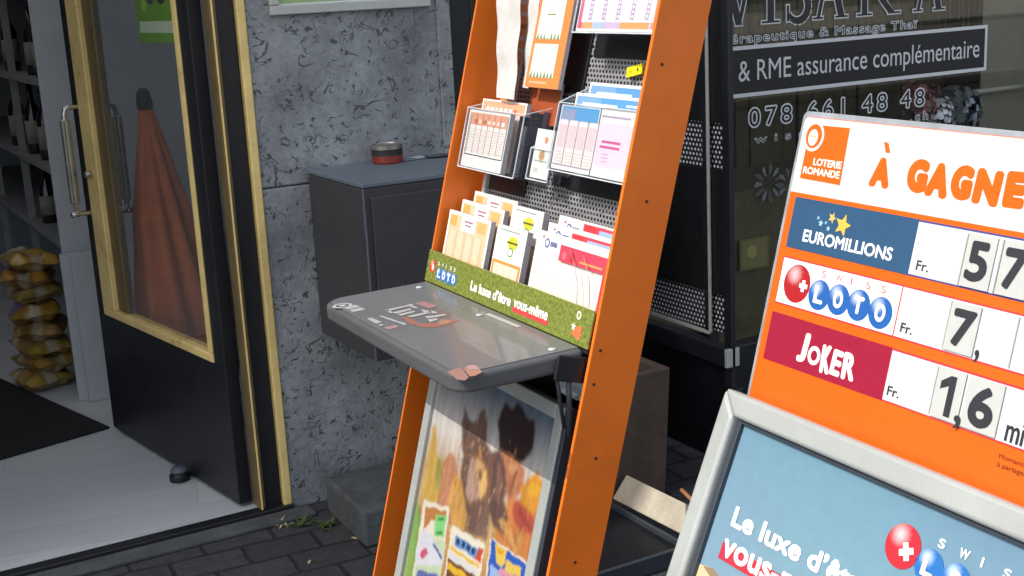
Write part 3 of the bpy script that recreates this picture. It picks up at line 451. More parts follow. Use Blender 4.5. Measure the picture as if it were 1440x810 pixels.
for i, L in enumerate(lc):
    z = .565-.073*i; cx, cy = .805+rnd.uniform(-.02, .02), 5.56+rnd.uniform(-.03, .03); cc = ['#c9a24c', '#c48f3c', '#cdb060', '#c2983e', '#a8874c', '#c4a350', '#b08e4a', '#c9a858'][i]
    g = Print(WORLD, 0); nx, ny = 14, 16; rot = rnd.uniform(-.35, .35); L0 = lin(cc); pv = []; p1, p2, p3 = (rnd.uniform(0, 6) for _ in range(3)); tx, ty = rnd.uniform(-.12, .12), rnd.uniform(-.1, .1)
    for sgn in (1, -1):
        for iy in range(ny+1):
            for ix in range(nx+1):
                a, b = ix/nx*2-1, iy/ny*2-1; body = max(0, 1-a**4)*max(0, 1-(b*1.12)**4 if abs(b) < .89 else 0)
                cr = .007*math.sin(5*a+4*b+p1)+.006*math.sin(9*b-3*a+p2)+.004*math.sin(13*a+p3)
                hgt = body**.6*.036*sgn+cr*(.5+.5*body)+.0006*sgn; x, y = a*(.105-.010*abs(b)), b*.135
                pv.append((cx+x*math.cos(rot)-y*math.sin(rot), cy+x*math.sin(rot)+y*math.cos(rot), z+.012+hgt+tx*x+ty*y))
    fs = []
    for sgn in (0, 1):
        for iy in range(ny):
            for ix in range(nx):
                k = sgn*(nx+1)*(ny+1)+iy*(nx+1)+ix; q = (k, k+1, k+nx+2, k+nx+1); fs.append(q if sgn == 0 else q[::-1])
    uvs = [((j % (nx+1))/nx, ((j//(nx+1)) % (ny+1))/ny) for j in range(len(pv))]; seal = lin('#6d5a90') if i in (1, 3) else lin('#8f7040')
    def cf(a, b, L0=L0, seal=seal, p1=p1): return seal if (a < .3 and .3 < b < .62) else ((.36, .31, .22, 1) if (.62 < b < .74 or abs(a-.5) < .12 and b < .3) else tuple(v*(.42+.22*(math.sin(9*a+p1)*math.sin(11*b+p1) > .1)) for v in L0[:3])+(1,))
    g.add(pv, fs, uvs, cf); o = g.link('crisp_packet', M['crisps'], smooth=True); tag(o, L, "crisp packet", "crisp packets piled by the shelving")
for L, dx, dy, tl in (("white board leaning against the shelf end panel, front one", .905, 5.20, .02), ("white board leaning behind another against the shelf end panel", .872, 5.245, .015)):
    ff = Fr((dx, dy, .0215), (1, 0, 0), (0, tl, 1)); g = MB(ff); g.box(0, .62, 0, .61, -.009, .009); tag(g.link('leaning_board', M['white'], bevel=.002), L, "board")

# ------------------------------------------------------------------ things on the stone wall
t = thing('poster_frame', "silver poster frame hanging high on the stone wall", "poster frame", (1.55, Y0, 1.53))
PF = Fr((1.286, Y0-.001, 1.537), (1, 0, 0), (0, 0, 1))
g = MB(PF); W_, H_ = .522, .74
for q in ((0, W_, 0, .028), (0, W_, H_-.028, H_), (0, .028, .0282, H_-.0282), (W_-.028, W_, .0282, H_-.0282)): g.box(*q, .001, .02)
g.link('frame', M['alu'], t, bevel=.003)
P_ = Print(PF, .006); P_.rect(.028, W_-.028, .028, H_-.028, '#dfe4e4'); P_.rect(.03, .3, .032, .2, '#9db87e', 1); P_.rect(.3, W_-.03, .032, .4, '#d5dbe0', 1); P_.rect(.40, .47, .037, .048, '#8a94a8', 2); P_.rect(.3, .33, .032, .3, '#c4d4a8', 2); P_.link('poster', M['gloss'], t)

t = thing('wall_cabinet', "dark grey metal cabinet with paler lid fixed to the stone wall", "cabinet", (1.75, 3.45, .56))
g = MB(); g.box(1.362, 2.15, 3.268, Y0-.001, .56, 1.062); g.link('body', M['cab'], t, bevel=.006)
g = MB(); g.box(1.360, 2.152, 3.264, Y0-.0015, 1.0625, 1.076); g.link('lid', M['cabtop'], t, bevel=.003)
g = MB(); g.box(1.3605, 1.366, 3.2625, 3.2675, .562, 1.06); g.link('corner_trim', M['bluegrey'], t, bevel=.001)
g = MB(); g.box(1.384, 2.13, 3.259, 3.2675, .58, 1.035); d = g.link('door', M['cab'], t, bevel=.003)
g = MB(); g.box(2.08, 2.11, 3.245, 3.2585, .78, .84); g.link('handle', M['blackmetal'], d, bevel=.002)
t = thing('tobacco_tin', "small round red and dark tin standing on the cabinet lid", "tin", (1.598, 3.614, 1.077))
c_ = Vector((1.598, 3.614, 1.0768)); g = MB(); g.lathe(c_, [(.046, 0), (.048, .003), (.048, .024)], 32); g.link('body', mat('red tin', '#8e3a30', .4, .2), t, smooth=False)
g = MB(); g.lathe(c_, [(.0481, .0243), (.0481, .043)], 32); g.link('label_band', mat('dark band', '#2a2a2c', .5), t)
g = MB(); g.lathe(c_, [(.050, .0435), (.050, .055), (.046, .057), (.044, .054), (0, .054)], 32); g.link('rim', M['steel'], t)
for L, x, y, r_, cc in (("white leaflet lying beside the tin on the cabinet", 1.69, 3.625, .3, '#b9c2cc'), ("dark folded leaflet lying right of the tin on the cabinet", 1.775, 3.60, -.2, '#39404e')):
    ff = Fr((x, y, 1.0775), (math.cos(r_), math.sin(r_), 0), (-math.sin(r_), math.cos(r_), 0)); P_ = Print(ff, .001 if r_ > 0 else .003)
    P_.rect(-.05, .05, -.03, .03, cc); P_.rect(-.04, .0, -.02, .02, '#7a8494' if r_ > 0 else '#59616e', 1); tag(P_.link('leaflet', M['print']), L, "leaflet")
g = MB(); g.prism([(1.298, 3.60), (1.288, 3.27), (1.75, 3.25), (1.76, 3.60)], .001, .118); tag(g.link('concrete_block', M['oldconc'], bevel=.012, seg=3), "weathered concrete block on the ground below the cabinet", "block")

# weeds in the joint by the door frame
for k, (x, y) in enumerate(((1.195, 3.55), (1.25, 3.49), (1.145, 3.575))):
    g = MB()
    for i in range([26, 20, 9][k]):
        a = rnd.uniform(0, 6.28); L = rnd.uniform(.02, .055); b = Vector((x+rnd.uniform(-.02, .02), y+rnd.uniform(-.015, .015), .001)); d = Vector((math.cos(a), math.sin(a), rnd.uniform(.3, 1.1))).normalized(); sd = d.cross(Vector((0, 0, 1))).normalized()*rnd.uniform(.002, .006)
        g.quad([b-sd*.4, b+d*L*.5-sd, b+d*L+Vector((0, 0, -.006)), b+d*L*.5+sd, b+sd*.4])
    tag(g.link('weed', M['straw'] if k == 2 else M['leaf']), ["green weed tuft growing nearest the gold door frame", "green weed tuft on the dark paving, further from the door frame", "dry straw tuft at the foot of the door frame"][k], "weed")
for i in range(2):
    a = rnd.uniform(0, 3); x, y = 1.10+rnd.uniform(0, .3), 3.40+rnd.uniform(-.15, .12); g = MB(Fr((x, y, .0012), (math.cos(a), math.sin(a), 0), (-math.sin(a), math.cos(a), 0))); g.prism([(-.011, -.003), (.009, -.004), (.012, .002), (-.006, .004)], 0, .003)
    tag(g.link('litter_scrap', M['straw']), "tiny pale scrap lying on the dark paving near the weeds", "litter", "pale scraps on the paving")
# ------------------------------------------------------------------ salon window with lettering
WY = Y0+.06
t = thing('salon_window', "dark salon window with grey outlined lettering", "window", (3.4, WY, 0))
WF = Fr((0, WY, 0), (1, 0, 0), (0, 0, 1))
g = MB(WF); g.box(1.96, 4.85, .20, 2.22, -.006, 0); g.link('glass_pane', M['shopglass'], t)
g = MB(WF); g.box(1.874, 1.959, 0, 2.3, -.2, .05); g.box(4.851, 4.949, 0, 2.3, -.2, .05); g.box(1.959, 4.851, 0, .199, -.2, .05); g.box(1.959, 4.851, 2.221, 2.3, -.2, .05); g.link('frame', M['blackmetal'], t, bevel=.005)
g = MB(WF); g.box(2.90, 2.95, .2, 2.22, .003, .05); g.link('mullion', M['blackmetal'], t, bevel=.004)
G1, G2, DK = '#dcdfe2', '#d6d9dc', '#14141a'
P_ = Print(WF, .0015, .0004)
P_.rect(2.93, 4.41, 1.152, 1.312, '#16161a', 0)
for q in ((2.93, 4.421, 1.312, 1.326), (2.93, 4.421, 1.138, 1.152), (4.407, 4.421, 1.1521, 1.3119)): P_.rect(*q, G2, 0)
P_.text("& RME assurance complémentaire", 3.092, 4.375, 1.197, 1.272, G2, 1, ref="RME")
P_.text("Thérapeutique & Massage Thaï", 2.965, 4.012, 1.336, 1.372, G1, 0, bold=0.085, spacing=1.15, ref="TM"); P_.text("Thérapeutique & Massage Thaï", 2.965, 4.012, 1.336, 1.372, '#3a4048', 1, inset=.085, spacing=1.15, ref="TM")
# VISARA in outlined roman capitals: stems, serifs and slants
def roman(P_, x, ch, c, k, e):
    """one capital 0.205 m high at x; e grows every stroke"""
    B, H = 1.402, .205; bar = lambda x0, x1, z0, z1: P_.rect(x0-e, x1+e, z0-e, z1+e, c, k)
    def dia(x0, z0, x1, z1, wd): P_.shape([(x0-wd-e, z0-e), (x0+wd+e, z0-e), (x1+wd+e, z1+e), (x1-wd-e, z1+e)], c, k)
    if ch == 'I': bar(x+.035, x+.068, B, B+H); bar(x+.008, x+.095, B, B+.008); bar(x+.008, x+.095, B+H-.008, B+H)
    if ch == 'V': dia(x+.075, B, x+.02, B+H, .016); dia(x+.075, B, x+.135, B+H, .009); bar(x-.01, x+.05, B+H-.008, B+H); bar(x+.105, x+.16, B+H-.008, B+H)
    if ch == 'A': dia(x+.025, B, x+.08, B+H, .009); dia(x+.145, B, x+.088, B+H, .017); bar(x+.045, x+.125, B+.07, B+.078); bar(x, x+.05, B, B+.008); bar(x+.112, x+.178, B, B+.008)
    if ch == 'R': bar(x+.03, x+.06, B, B+H); bar(x+.005, x+.085, B, B+.008); dia(x+.195, B, x+.095, B+.1, .019); bar(x+.17, x+.24, B, B+.008); bar(x+.005, x+.10, B+H-.008, B+H); bar(x+.06, x+.115, B+.098, B+.107); bar(x+.105, x+.138, B+.115, B+H-.015)
    if ch == 'S':
        pts = []
        for i in range(15): a = R(-150+i*20); pts.append((x+.062+.052*math.cos(a), B+.054+.054*math.sin(a)))
        for i in range(14):
            (a0, b0), (a1, b1) = pts[i], pts[i+1]; d = Vector((a1-a0, b1-b0)).normalized(); nn = Vector((-d.y, d.x))*((.010+.006*math.sin(i/13*3.14))+e)
            P_.shape([(a0-nn.x, b0-nn.y), (a1-nn.x, b1-nn.y), (a1+nn.x, b1+nn.y), (a0+nn.x, b0+nn.y)], c, k+(i % 2)*.3)
        bar(x+.008, x+.02, B, B+.06)
xs = dict(zip((3.02, 3.195, 3.316, 3.455, 3.675, 3.985), "VISARA"))
for x, ch in xs.items(): roman(P_, x, ch, G2, 0, .0045)
for x, ch in xs.items(): roman(P_, x, ch, '#262629', 2, -.0005)
P_.text("078 661 48 48", 3.135, 4.065, 1.018, 1.098, G1, 0, bold=0.075, spacing=1.35); P_.text("078 661 48 48", 3.135, 4.065, 1.018, 1.098, DK, 1, inset=.075, spacing=1.35)
P_.text("wisa", 3.165, 3.42, .958, .988, G1, 0, bold=0.08, spacing=1.9); P_.text("wisa", 3.165, 3.42, .958, .988, '#2c2d30', 1, inset=.08, spacing=1.9)
P_.text(".ch", 3.98, 4.085, .962, 1.0, G1, 0, bold=0.08, spacing=1.5); P_.text(".ch", 3.98, 4.085, .962, 1.0, '#2c2d30', 1, inset=.08, spacing=1.5)
for cx, cz, rr, n_ in ((3.235, .80, .085, 11), (3.335, .785, .07, 9)):
    for i in range(n_):
        a = 6.283*i/n_+.3; c0, s0 = math.cos(a), math.sin(a); q = [(.35, -.03), (.7, -.10-.04*(i % 3)), (1-.12*(i % 2), .05*(i % 3-1)), (.72, .09), (.38, .04)]
        P_.shape([(cx+rr*(p*c0-r_*s0), cz+rr*(p*s0+r_*c0)) for p, r_ in q], '#6b6f70' if i % 2 else '#4c5050', i % 2)
P_.rect(3.09, 3.235, .475, .60, '#5d5a34', 0); P_.rect(3.10, 3.225, .483, .592, '#6b6940', 1); P_.disc(3.15, .545, .025, '#8a8650', 2)
P_.link('lettering', M['vinyl'], t)

g = MB(); g.box(1.75, 5.0, 5.6, 5.7, -.02, 2.6); g.box(1.75, 5.0, WY+.2, 5.7, 2.6, 2.7); g.box(4.96, 5.05, WY+.2, 5.6, -.02, 2.6); g.box(1.74, 1.80, Y0+.32, 5.6, -.02, 2.6)
tag(g.link('salon_wall', M['darkroom']), "dark inner walls of the salon behind the lettered window", "wall")
g = MB(); g.box(1.97, 4.85, WY+.02, WY+.5, .1, .78); tag(g.link('window_bench', M['curtain'], bevel=.01), "low olive grey display bench behind the salon window", "bench")
g = MB()
for i in range(40):
    x = 2.0+i*.072; 
    g.box(x, x+.069, WY+.62+.02*math.sin(i*1.3), WY+.63+.02*math.sin(i*1.3), .1, 2.4)
tag(g.link('curtain', M['curtain']), "olive pleated curtain hanging inside the salon window", "curtain")
g = MB()
for i in range(46):
    x = 3.05+i*.035+rnd.uniform(-.01, .01); z1 = rnd.uniform(1.22, 1.40)
    g.tube([(x, WY+.12+rnd.uniform(-.02, .02), 2.2), (x+rnd.uniform(-.004, .004), WY+.12, z1)], .0028, 5)
tag(g.link('straw_curtain', M['bead']), "fringe of straw strands hanging behind the salon lettering", "fringe", kind='stuff')
g = MB(); g.box(4.475, 4.845, WY+.07, WY+.074, .5, 2.2); tag(g.link('reflection_panel', mat('pale reflection grey', '#8c8b84', .85, var=.12, scale=3)), "pale grey panel added in place of reflections at the right end of the salon window", "blind")  # added pale sheet, stands in for street reflections in the glass
def blossom(name, L, cx, cy, cz, rr, m, n=150):
    g = MB()
    for i in range(n):
        a, b = rnd.uniform(0, 6.28), math.acos(rnd.uniform(-.6, 1)); d = Vector((math.sin(b)*math.cos(a), math.sin(b)*math.sin(a), math.cos(b))); q = d*rr*rnd.uniform(.55, 1)*Vector((1.15, .9, 1)).length/1.77
        s1 = d.orthogonal().normalized()*rr*.2; s2 = d.cross(s1).normalized()*rr*.2; c = Vector((cx, cy, cz))+q
        g.quad([c-s1, c-s2*.8+d*.01, c+s1+d*.012, c+s2*.8+d*.008])
    for i in range(3): g.tube([(cx+(i-1)*.01, cy, cz-.3), (cx+(i-1)*.02, cy, cz)], .004, 6)
    tag(g.link(name, m), L, "silk flower")
blossom('silk_flower', "pink silk flower behind the salon glass above the white sign", 4.14, WY+.1, 1.03, .085, M['pink'])
blossom('silk_flower', "white silk flower between the pink and the grey one behind the glass", 4.19, WY+.05, .97, .075, M['palegrey'])
blossom('silk_flower', "grey silk flower, rightmost of the bunch behind the salon glass", 4.36, WY+.09, .97, .105, M['greypetal'], 200)
g = MB(); g.tube([(4.40, WY+.045, 1.045), (4.845, WY+.045, 1.045)], .012, 10); tag(g.link('curtain_rail', M['alu'], smooth=True), "pale horizontal rail behind the salon glass right of the flowers", "rail")

# ------------------------------------------------------------------ black perforated rack
RX = 2.5
t = thing('display_rack', "black perforated metal rack with silver edge strip before the salon window", "rack", (RX, 3.3, 0))
RF = Fr((RX, 3.053, 0), (0, 1, 0), (-.005, .04, 1)); RF = Fr((RX, 3.053, 0), (0, -1, 0), (0, .0, 1))   # a runs away from the wall, n to the street on the left
# a = -(distance from the near post)
g = MB(RF); g.quad([RF.P(-.66, .475), RF.P(-.04, .475), RF.P(-.04, 1.9), RF.P(-.66, 1.9)], [(-.66, .475), (-.04, .475), (-.04, 1.9), (-.66, 1.9)]); g.link('perforated_panel', M['perfblack'], t)
for q in ((-.64, -.04, .60, 1.0), (-.64, -.04, 1.145, 1.9)):
    g = MB(RF); g.box(q[0]+ (.10 if q[2] < 1 else .0), q[1]-.002, q[2], q[3], .003, .010); g.link('cover_plate', M['blackplate'], t, bevel=.002)
g = MB(RF); g.box(-.045, -.006, .30, 1.9, -.006, .012); g.box(-.70, -.66, .30, 1.9, -.03, .012); g.link('post', M['blackmetal'], t, bevel=.004)
g = MB(RF); g.box(-.112, -.100, .47, 1.9, .0125, .020); g.link('edge_strip', M['alu'], t, bevel=.002)
g = MB(RF); g.box(-.135, -.1125, .47, 1.9, .011, .018); g.link('rail', M['blackmetal'], t, bevel=.002)
g = MB(RF); g.box(-.66, -.112, .462, .474, .011, .02); g.link('edge_strip', M['alu'], t, bevel=.002)
g = MB(RF); g.box(-.655, -.02, .375, .435, -.02, .03); b_ = g.link('crossbar', M['blackmetal'], t, bevel=.004)
g = MB(RF); g.box(-.0195, -.006, .375, .435, -.02, .031); g.link('end_cap', M['alu'], b_, bevel=.002)
for a in (-.68, -.02):
    g = MB(RF); g.box(a-.02, a+.02, .0, .30, -.03, .01); g.link('leg', M['blackmetal'], t, bevel=.003)
g = MB(RF); g.box(-.66, -.04, .02, .372, -.028, -.02); g.link('kick_panel', M['blackmetal'], t)

# ------------------------------------------------------------------ planter and odds behind the stand
t = thing('planter', "tall brown square planter in the shade behind the orange stand", "planter", (1.95, 3.0, 0))
g = MB(); x0, x1, y0, y1, z = 1.78, 2.245, 3.055, 3.52, .425
o_ = [(x0, y0), (x1, y0), (x1, y1), (x0, y1)]; i_ = [(x0+.03, y0+.03), (x1-.03, y0+.03), (x1-.03, y1-.03), (x0+.03, y1-.03)]
bt = [(x0+.03, y0+.02), (x1-.015, y0+.02), (x1-.015, y1-.02), (x0+.03, y1-.02)]
V = [(*p, .001) for p in bt]+[(*p, z) for p in o_]+[(*p, z) for p in i_]+[(*p, z-.12) for p in i_]
F = [(3, 2, 1, 0)]+[(i, (i+1) % 4, 4+(i+1) % 4, 4+i) for i in range(4)]+[(4+i, 4+(i+1) % 4, 8+(i+1) % 4, 8+i) for i in range(4)]+[(8+i, 8+(i+1) % 4, 12+(i+1) % 4, 12+i) for i in range(4)]+[(12, 13, 14, 15)]
g.add(V, F); g.link('pot', M['planter'], t, bevel=.006)
g = MB(); g.box(x0+.031, x1-.031, y0+.031, y1-.031, z-.119, z-.09); g.link('soil', M['soil'], t)
pf = Fr((2.066, 3.04, .117), (.005, -.278, .004), (.05, 0, .066))
g = MB(pf); g.prism([(-.01, 0), (.278, 0), (.345, -.083), (-.015, -.083)], -.02, 0); tag(g.link('cement_board', M['plank'], bevel=.003), "pale cement board leaning half in the sun before the brown planter", "board")
g = MB(); g.tube([(2.11, 2.83, .13), (2.06, 2.60, .115)], .006, 8); tag(g.link('cane', M['terracotta'], smooth=True), "thin reddish cane lying over the pale cement board's end", "cane")
t = thing('tray', "flat black plastic tray with worn pale rim on the ground behind the stand", "tray", (1.8, 2.85, 0))
g = MB(); g.box(1.60, 2.0, 2.665, 3.03, .001, .035); g.link('base', M['blackplate'], t, bevel=.004)
g = MB(); g.box(1.60, 2.0, 2.655, 2.668, .001, .05); g.box(1.60, 2.0, 3.031, 3.041, .001, .05); g.box(1.99, 2.0, 2.6685, 3.0305, .001, .05); g.box(1.6, 1.61, 2.6685, 3.0305, .001, .05); g.link('rim', M['lip'], t, bevel=.002)

# ------------------------------------------------------------------ the orange lottery stand
TL = .26529
dX = Vector((.99955, -.02984, 0)); dY = Vector((.02984, .99955, 0)); UP = dX*math.sin(TL)+Vector((0, 0, math.cos(TL)))
SO = Vector((1.004, 2.673, 0)); SF = Fr(SO, -dY, UP); SW = .7445
S = thing('lottery_stand', "orange leaning lottery stand with perforated back and fold-down grey shelf", "display stand", SO+dX*.05-dY*.37)
g = MB(SF); g.box(-.003, .003, .03, 1.98, -.108, 0); g.box(.0035, .016, .03, 1.98, -.108, -.1045); sp = g.link('side_panel', M['orange'], S, bevel=.0015)
g = MB(SF); g.box(SW-.008, SW, .03, 1.98, -.112, 0); g.box(SW-.022, SW-.0085, .03, 1.98, -.112, -.1085); sp2 = g.link('side_panel', M['orange'], S, bevel=.0015)
for v, d in ((.963, -.018), (.898, -.018), (.756, -.055), (.55, -.055), (1.25, -.055), (1.5, -.03)):
    g = MB(SF); g.lathe(SF.P(SW, v, d), [(.003, 0), (.0027, .0013), (0, .0016)], 12, axis=SF.u); g.link('rivet', M['blackmetal'], sp2)
g = MB(SF); g.quad([SF.P(.017, .96, -.1), SF.P(SW-.023, .96, -.1), SF.P(SW-.023, 1.97, -.1), SF.P(.017, 1.97, -.1)], [(0, .9), (.71, .9), (.71, 1.91), (0, 1.91)]); g.link('perforated_back', M['perf'], S)
g = MB(SF); g.box(.0165, SW-.0225, .03, 1.97, -.111, -.106); g.link('back_panel', M['blackplate'], S)
g = MB(SF); g.box(.017, SW-.023, .05, .955, -.105, -.095); g.link('lower_back', M['blackmetal'], S)
for q in ((.397, .617, 1.517, 1.564), (.193, .297, 1.383, 1.44), (.02, .215, 1.198, 1.24), (.395, .62, 1.236, 1.27), (.02, .30, 1.262, 1.40), (.33, .40, 1.24, 1.26), (.20, .38, 1.44, 1.62)):
    g = MB(SF); g.box(*q, -.0985, -.094); g.link('mounting_plate', M['blackplate'], S, bevel=.001)
g = MB(SF); g.box(.03, .045, 1.12, 1.30, -.0985, -.085); g.link('hook_rail', M['alu'], S, bevel=.001)
g = MB(); 
for y0_, y1_ in ((-.02, .03), (SW-.03, SW+.02)): pass
BF = Fr(SO, -dY, -dX)    # base: horizontal, b towards the viewer's left
g.f = BF; g.box(-.0, SW, -.62, .12, .002, .022); g.link('base_plate', M['blackmetal'], S, bevel=.004)
# ticket row backing ledge and printed strip
g = MB(SF); g.box(.008, SW-.0095, .952, .958, -.094, .004); g.link('ticket_ledge', M['blackmetal'], S)
def grass_mat():
    m, t, n, l, p = new_mat("printed meadow"); tc = N(n, "ShaderNodeTexCoord")
    a = N(n, "ShaderNodeTexNoise", Scale=130, Detail=4, Roughness=.7); l.new(tc.outputs["UV"], a.inputs["Vector"])
    rp = N(n, "ShaderNodeValToRGB"); e = rp.color_ramp.elements; e[0].position = .3; e[0].color = lin('#4f5f2c'); e[1].position = .7; e[1].color = lin('#a3a050'); k = e.new(.5); k.color = lin('#75803a'); l.new(a.outputs[0], rp.inputs[0]); l.new(rp.outputs[0], p.inputs["Base Color"])
    p.inputs["Roughness"].default_value = .3; p.inputs["Coat Weight"].default_value = .4; return m
g = MB(SF); g.box(.002, SW-.0085, .960, 1.034, .001, .006); strip = g.link('header_strip', grass_mat(), S, bevel=.0015)
P_ = Print(SF, .0064)
P_.ball(.034, .998, .015, '#d2402f', 0); P_.rect(.031, .043, .993, .999, '#ffffff', 1); P_.rect(.034, .040, .989, 1.003, '#ffffff', 2)
for i, ch in enumerate("LOTO"):
    P_.ball(.073+.026*i, .987, .0145, '#3f77c0', 0); P_.text(ch, .065+.026*i, .081+.026*i, .978, .996, '#ffffff', 2, bold=0.050)
for i, ch in enumerate("SWISS"): P_.text(ch, .060+.021*i, (.069 if ch != 'I' else .063)+.021*i, 1.005, 1.014, '#f4efe6', 1, bold=0.025)
P_.text("Le luxe d’être", .238, .425, .980, 1.002, '#fdfbf0', 2, bold=0.055, ref="Ld"); P_.rect(.434, .583, .973, .983, '#cf4a4a', 1); P_.text("vous-même", .438, .578, .982, .998, '#fdfbf0', 2, bold=0.06, ref="vous")
P_.disc(.688, 1.016, .008, '#f7f0e0', 1); P_.disc(.688, 1.016, .005, '#8fa04a', 2); P_.shape([(.672, .976), (.706, .972), (.708, .998), (.686, .994)], '#e0764a', 1); P_.star(.677, .992, .009, '#f6ead8', 2)
P_.link('printed_artwork', M['gloss'], strip)

# fold-down shelf with its hinges
HF = Fr(SO+dX*.2515+Vector((0, 0, .927)), -dY, -dX+Vector((0, 0, -.02)))   # a = across, b = out from the stand, n = down/up
HF.n = HF.u.cross(HF.v)
if HF.n.z < 0: HF.n = -HF.n
def shelf_outline(a0, a1, b0, b1, r):
    return [(a0, b0), (a1, b0)]+[(a1-r+r*math.cos(R(90*i/7)), b1-r+r*math.sin(R(90*i/7))) for i in range(8)]+[(a0+r+r*math.cos(R(90+90*i/7)), b1-r+r*math.sin(R(90+90*i/7))) for i in range(8)]
def hprism(mb, poly, c0, c1):
    n = len(poly); pts = [HF.P(a, b, c0) for a, b in poly]+[HF.P(a, b, c1) for a, b in poly]
    mb.add(pts, [tuple(range(n)), tuple(range(n, 2*n))[::-1]]+[(i, n+i, n+(i+1) % n, (i+1) % n) for i in range(n)])
g = MB(HF); hprism(g, shelf_outline(.014, .722, .004, .268, .045), -.038, -.0005); SH = g.link('shelf', M['tray'], S, bevel=.009, seg=4, smooth=False)
g = MB(HF); hprism(g, shelf_outline(.024, .712, .010, .256, .038), -.002, .0022); top = g.link('shelf_top', M['traytop'], SH, bevel=.001)
P_ = Print(WORLD, .93)
def sq(x, y):    # world (x, y) to a point on the shelf top
    d = Vector((x, y, 0))-SO; a = -d.dot(dY); b = .2515-d.dot(dX); return HF.P(a, b, .0026)
for c, k, poly in SHELF_ART:
    pts = [sq(*p)+HF.n*(k*.00025) for p in poly]
    nrm = (pts[1]-pts[0]).cross(pts[2]-pts[0]); P_.add(pts if nrm.z > 0 else pts[::-1], [tuple(range(len(pts)))], None, tuple(.5*q+.5*w_ for q, w_ in zip(lin(c), lin('#696a6d'))))
for cx, cy in ((1.004, 2.572),):
    for r_, c, k in ((.022, '#b9bcbe', 1), (.015, '#5a5d62', 2), (.008, '#b9bcbe', 3)):
        P_.add([sq(cx+r_*math.cos(i*.3), cy+r_*math.sin(i*.3))+HF.n*(k*.00025) for i in range(21)], [tuple(range(21))], None, lin(c))
for y_ in (2.545, 2.515): P_.add([q+HF.n*.0003 for q in (sq(1.0, y_-.012), sq(1.03, y_-.012), sq(1.03, y_+.012), sq(1.0, y_+.012))], [(0, 1, 2, 3)], None, lin('#a9adb0'))
P_.add([q+HF.n*.0003 for q in (sq(1.204, 2.15), sq(1.216, 2.15), sq(1.216, 2.285), sq(1.204, 2.285))], [(0, 1, 2, 3)], None, lin('#b4b4b0'))
P_.link('worn_print', M['print'], top)
for x, y in ((1.205, 2.598), (1.193, 2.285), (1.178, 1.972)):
    g = MB(); q = sq(x, y); g.lathe(q, [(.0085, 0), (.0075, .002), (0, .003)], 16, axis=HF.n); g.link('screw', M['white'], top, smooth=True)
for a in (.722, .006):
    s_ = 1 if a > .5 else -1
    g = MB(SF); g.box(min(a+.002*s_, a+.009*s_), max(a+.002*s_, a+.009*s_), .895, .945, -.02, .06); b_ = g.link('hinge_bracket', M['blackmetal'], S, bevel=.003)
    g = MB(SF); g.lathe(SF.P(a+.0005*s_ if s_ > 0 else a-.0005, .925, .030), [(.010, 0), (.010, .012)], 16, axis=SF.u*(-1 if s_ > 0 else 1)); g.link('pivot_bolt', M['steel'], b_, bevel=.001)
    g = MB(SF); g.tube([SF.P(a-.002*s_, .925, .03), SF.P(a-.002*s_, .79, -.005)], .0055, 8); g.tube([SF.P(a-.018*s_, .91, .045), SF.P(a-.02*s_, .80, .0)], .004, 8); g.link('support_rod', M['lip'], S, smooth=True)
t = thing('film_bag', "crumpled white plastic film stuffed under the grey shelf", "plastic bag", SF.P(.65, .87, -.03))
g = MB()
pv, fs = [], []
for i in range(12):
    for j in range(17):
        a, b = i/11*math.pi, j/16*6.283; r_ = 1+.28*math.sin(3*b+i)*math.sin(a*3)+rnd.uniform(-.18, .18)*(j < 16)
        pv.append(SF.P(.655+.055*r_*math.sin(a)*math.cos(b), .875+.026*r_*math.cos(a), -.045+.03*r_*math.sin(a)*math.sin(b)))
fs = [(i*17+j, i*17+j+1, (i+1)*17+j+1, (i+1)*17+j) for i in range(11) for j in range(16)]; g.add(pv, fs); g.link('film', M['bag'], t)

# poster in its snap frame on the lower half of the stand
PFr = thing('snap_frame', "pale snap frame with western riding poster on the lower part of the orange stand", "poster frame", SF.P(.38, .1, -.02))
g = MB(SF); a0, a1, b0, b1 = .085, .672, .06, .832
for q in ((a0, a0+.03, b0, b1), (a1-.03, a1, b0, b1), (a0+.0302, a1-.0302, b0, b0+.03), (a0+.0302, a1-.0302, b1-.03, b1)): g.box(*q, -.04, -.012)
g.link('frame', M['frame'], PFr, bevel=.003)
g = MB(SF); g.box(a1+.0005, a1+.014, b0, b1, -.06, -.014); g.link('side_lip', M['lip'], PFr, bevel=.002)
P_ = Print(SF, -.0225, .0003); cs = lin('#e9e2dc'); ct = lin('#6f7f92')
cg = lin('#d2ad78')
def cfn(x, y):      # dusty gold at the ground, pale horizon, sky above darkened with the shelf's shade painted in
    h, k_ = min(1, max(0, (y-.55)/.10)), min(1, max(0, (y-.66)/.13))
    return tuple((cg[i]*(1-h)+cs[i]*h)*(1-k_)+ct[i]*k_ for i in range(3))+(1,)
art = [('#c8955c', 0, [(.113, .088), (.644, .088), (.644, .45), (.113, .45)]), ('#9fb86a', 1, [(.113, .088), (.30, .088), (.24, .40), (.113, .44)])]+list(POSTER_ART)
rr_ = random.Random(3)
for i in range(380):      # fine strokes of mane, straps, rock and dust in the printed picture
    x, y = rr_.uniform(.12, .64), rr_.uniform(.43, .72)
    if (x < .25 and y > .58) or y > .66+.1*rr_.random(): continue
    L, a_ = rr_.uniform(.012, .05), rr_.uniform(1.2, 2.0); wd = rr_.uniform(.0015, .005)
    art.append((rr_.choice(['#6b4a3a', '#caa07c', '#9b6b48', '#e2bd90', '#7b5a4c', '#b5713f', '#d9a866']), 8.5, [(x, y), (x+wd, y), (x+wd*.4+L*math.cos(a_), y-L*math.sin(a_))]))
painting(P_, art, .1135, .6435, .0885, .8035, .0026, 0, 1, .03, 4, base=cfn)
P_.link('poster', M['gloss'], PFr)
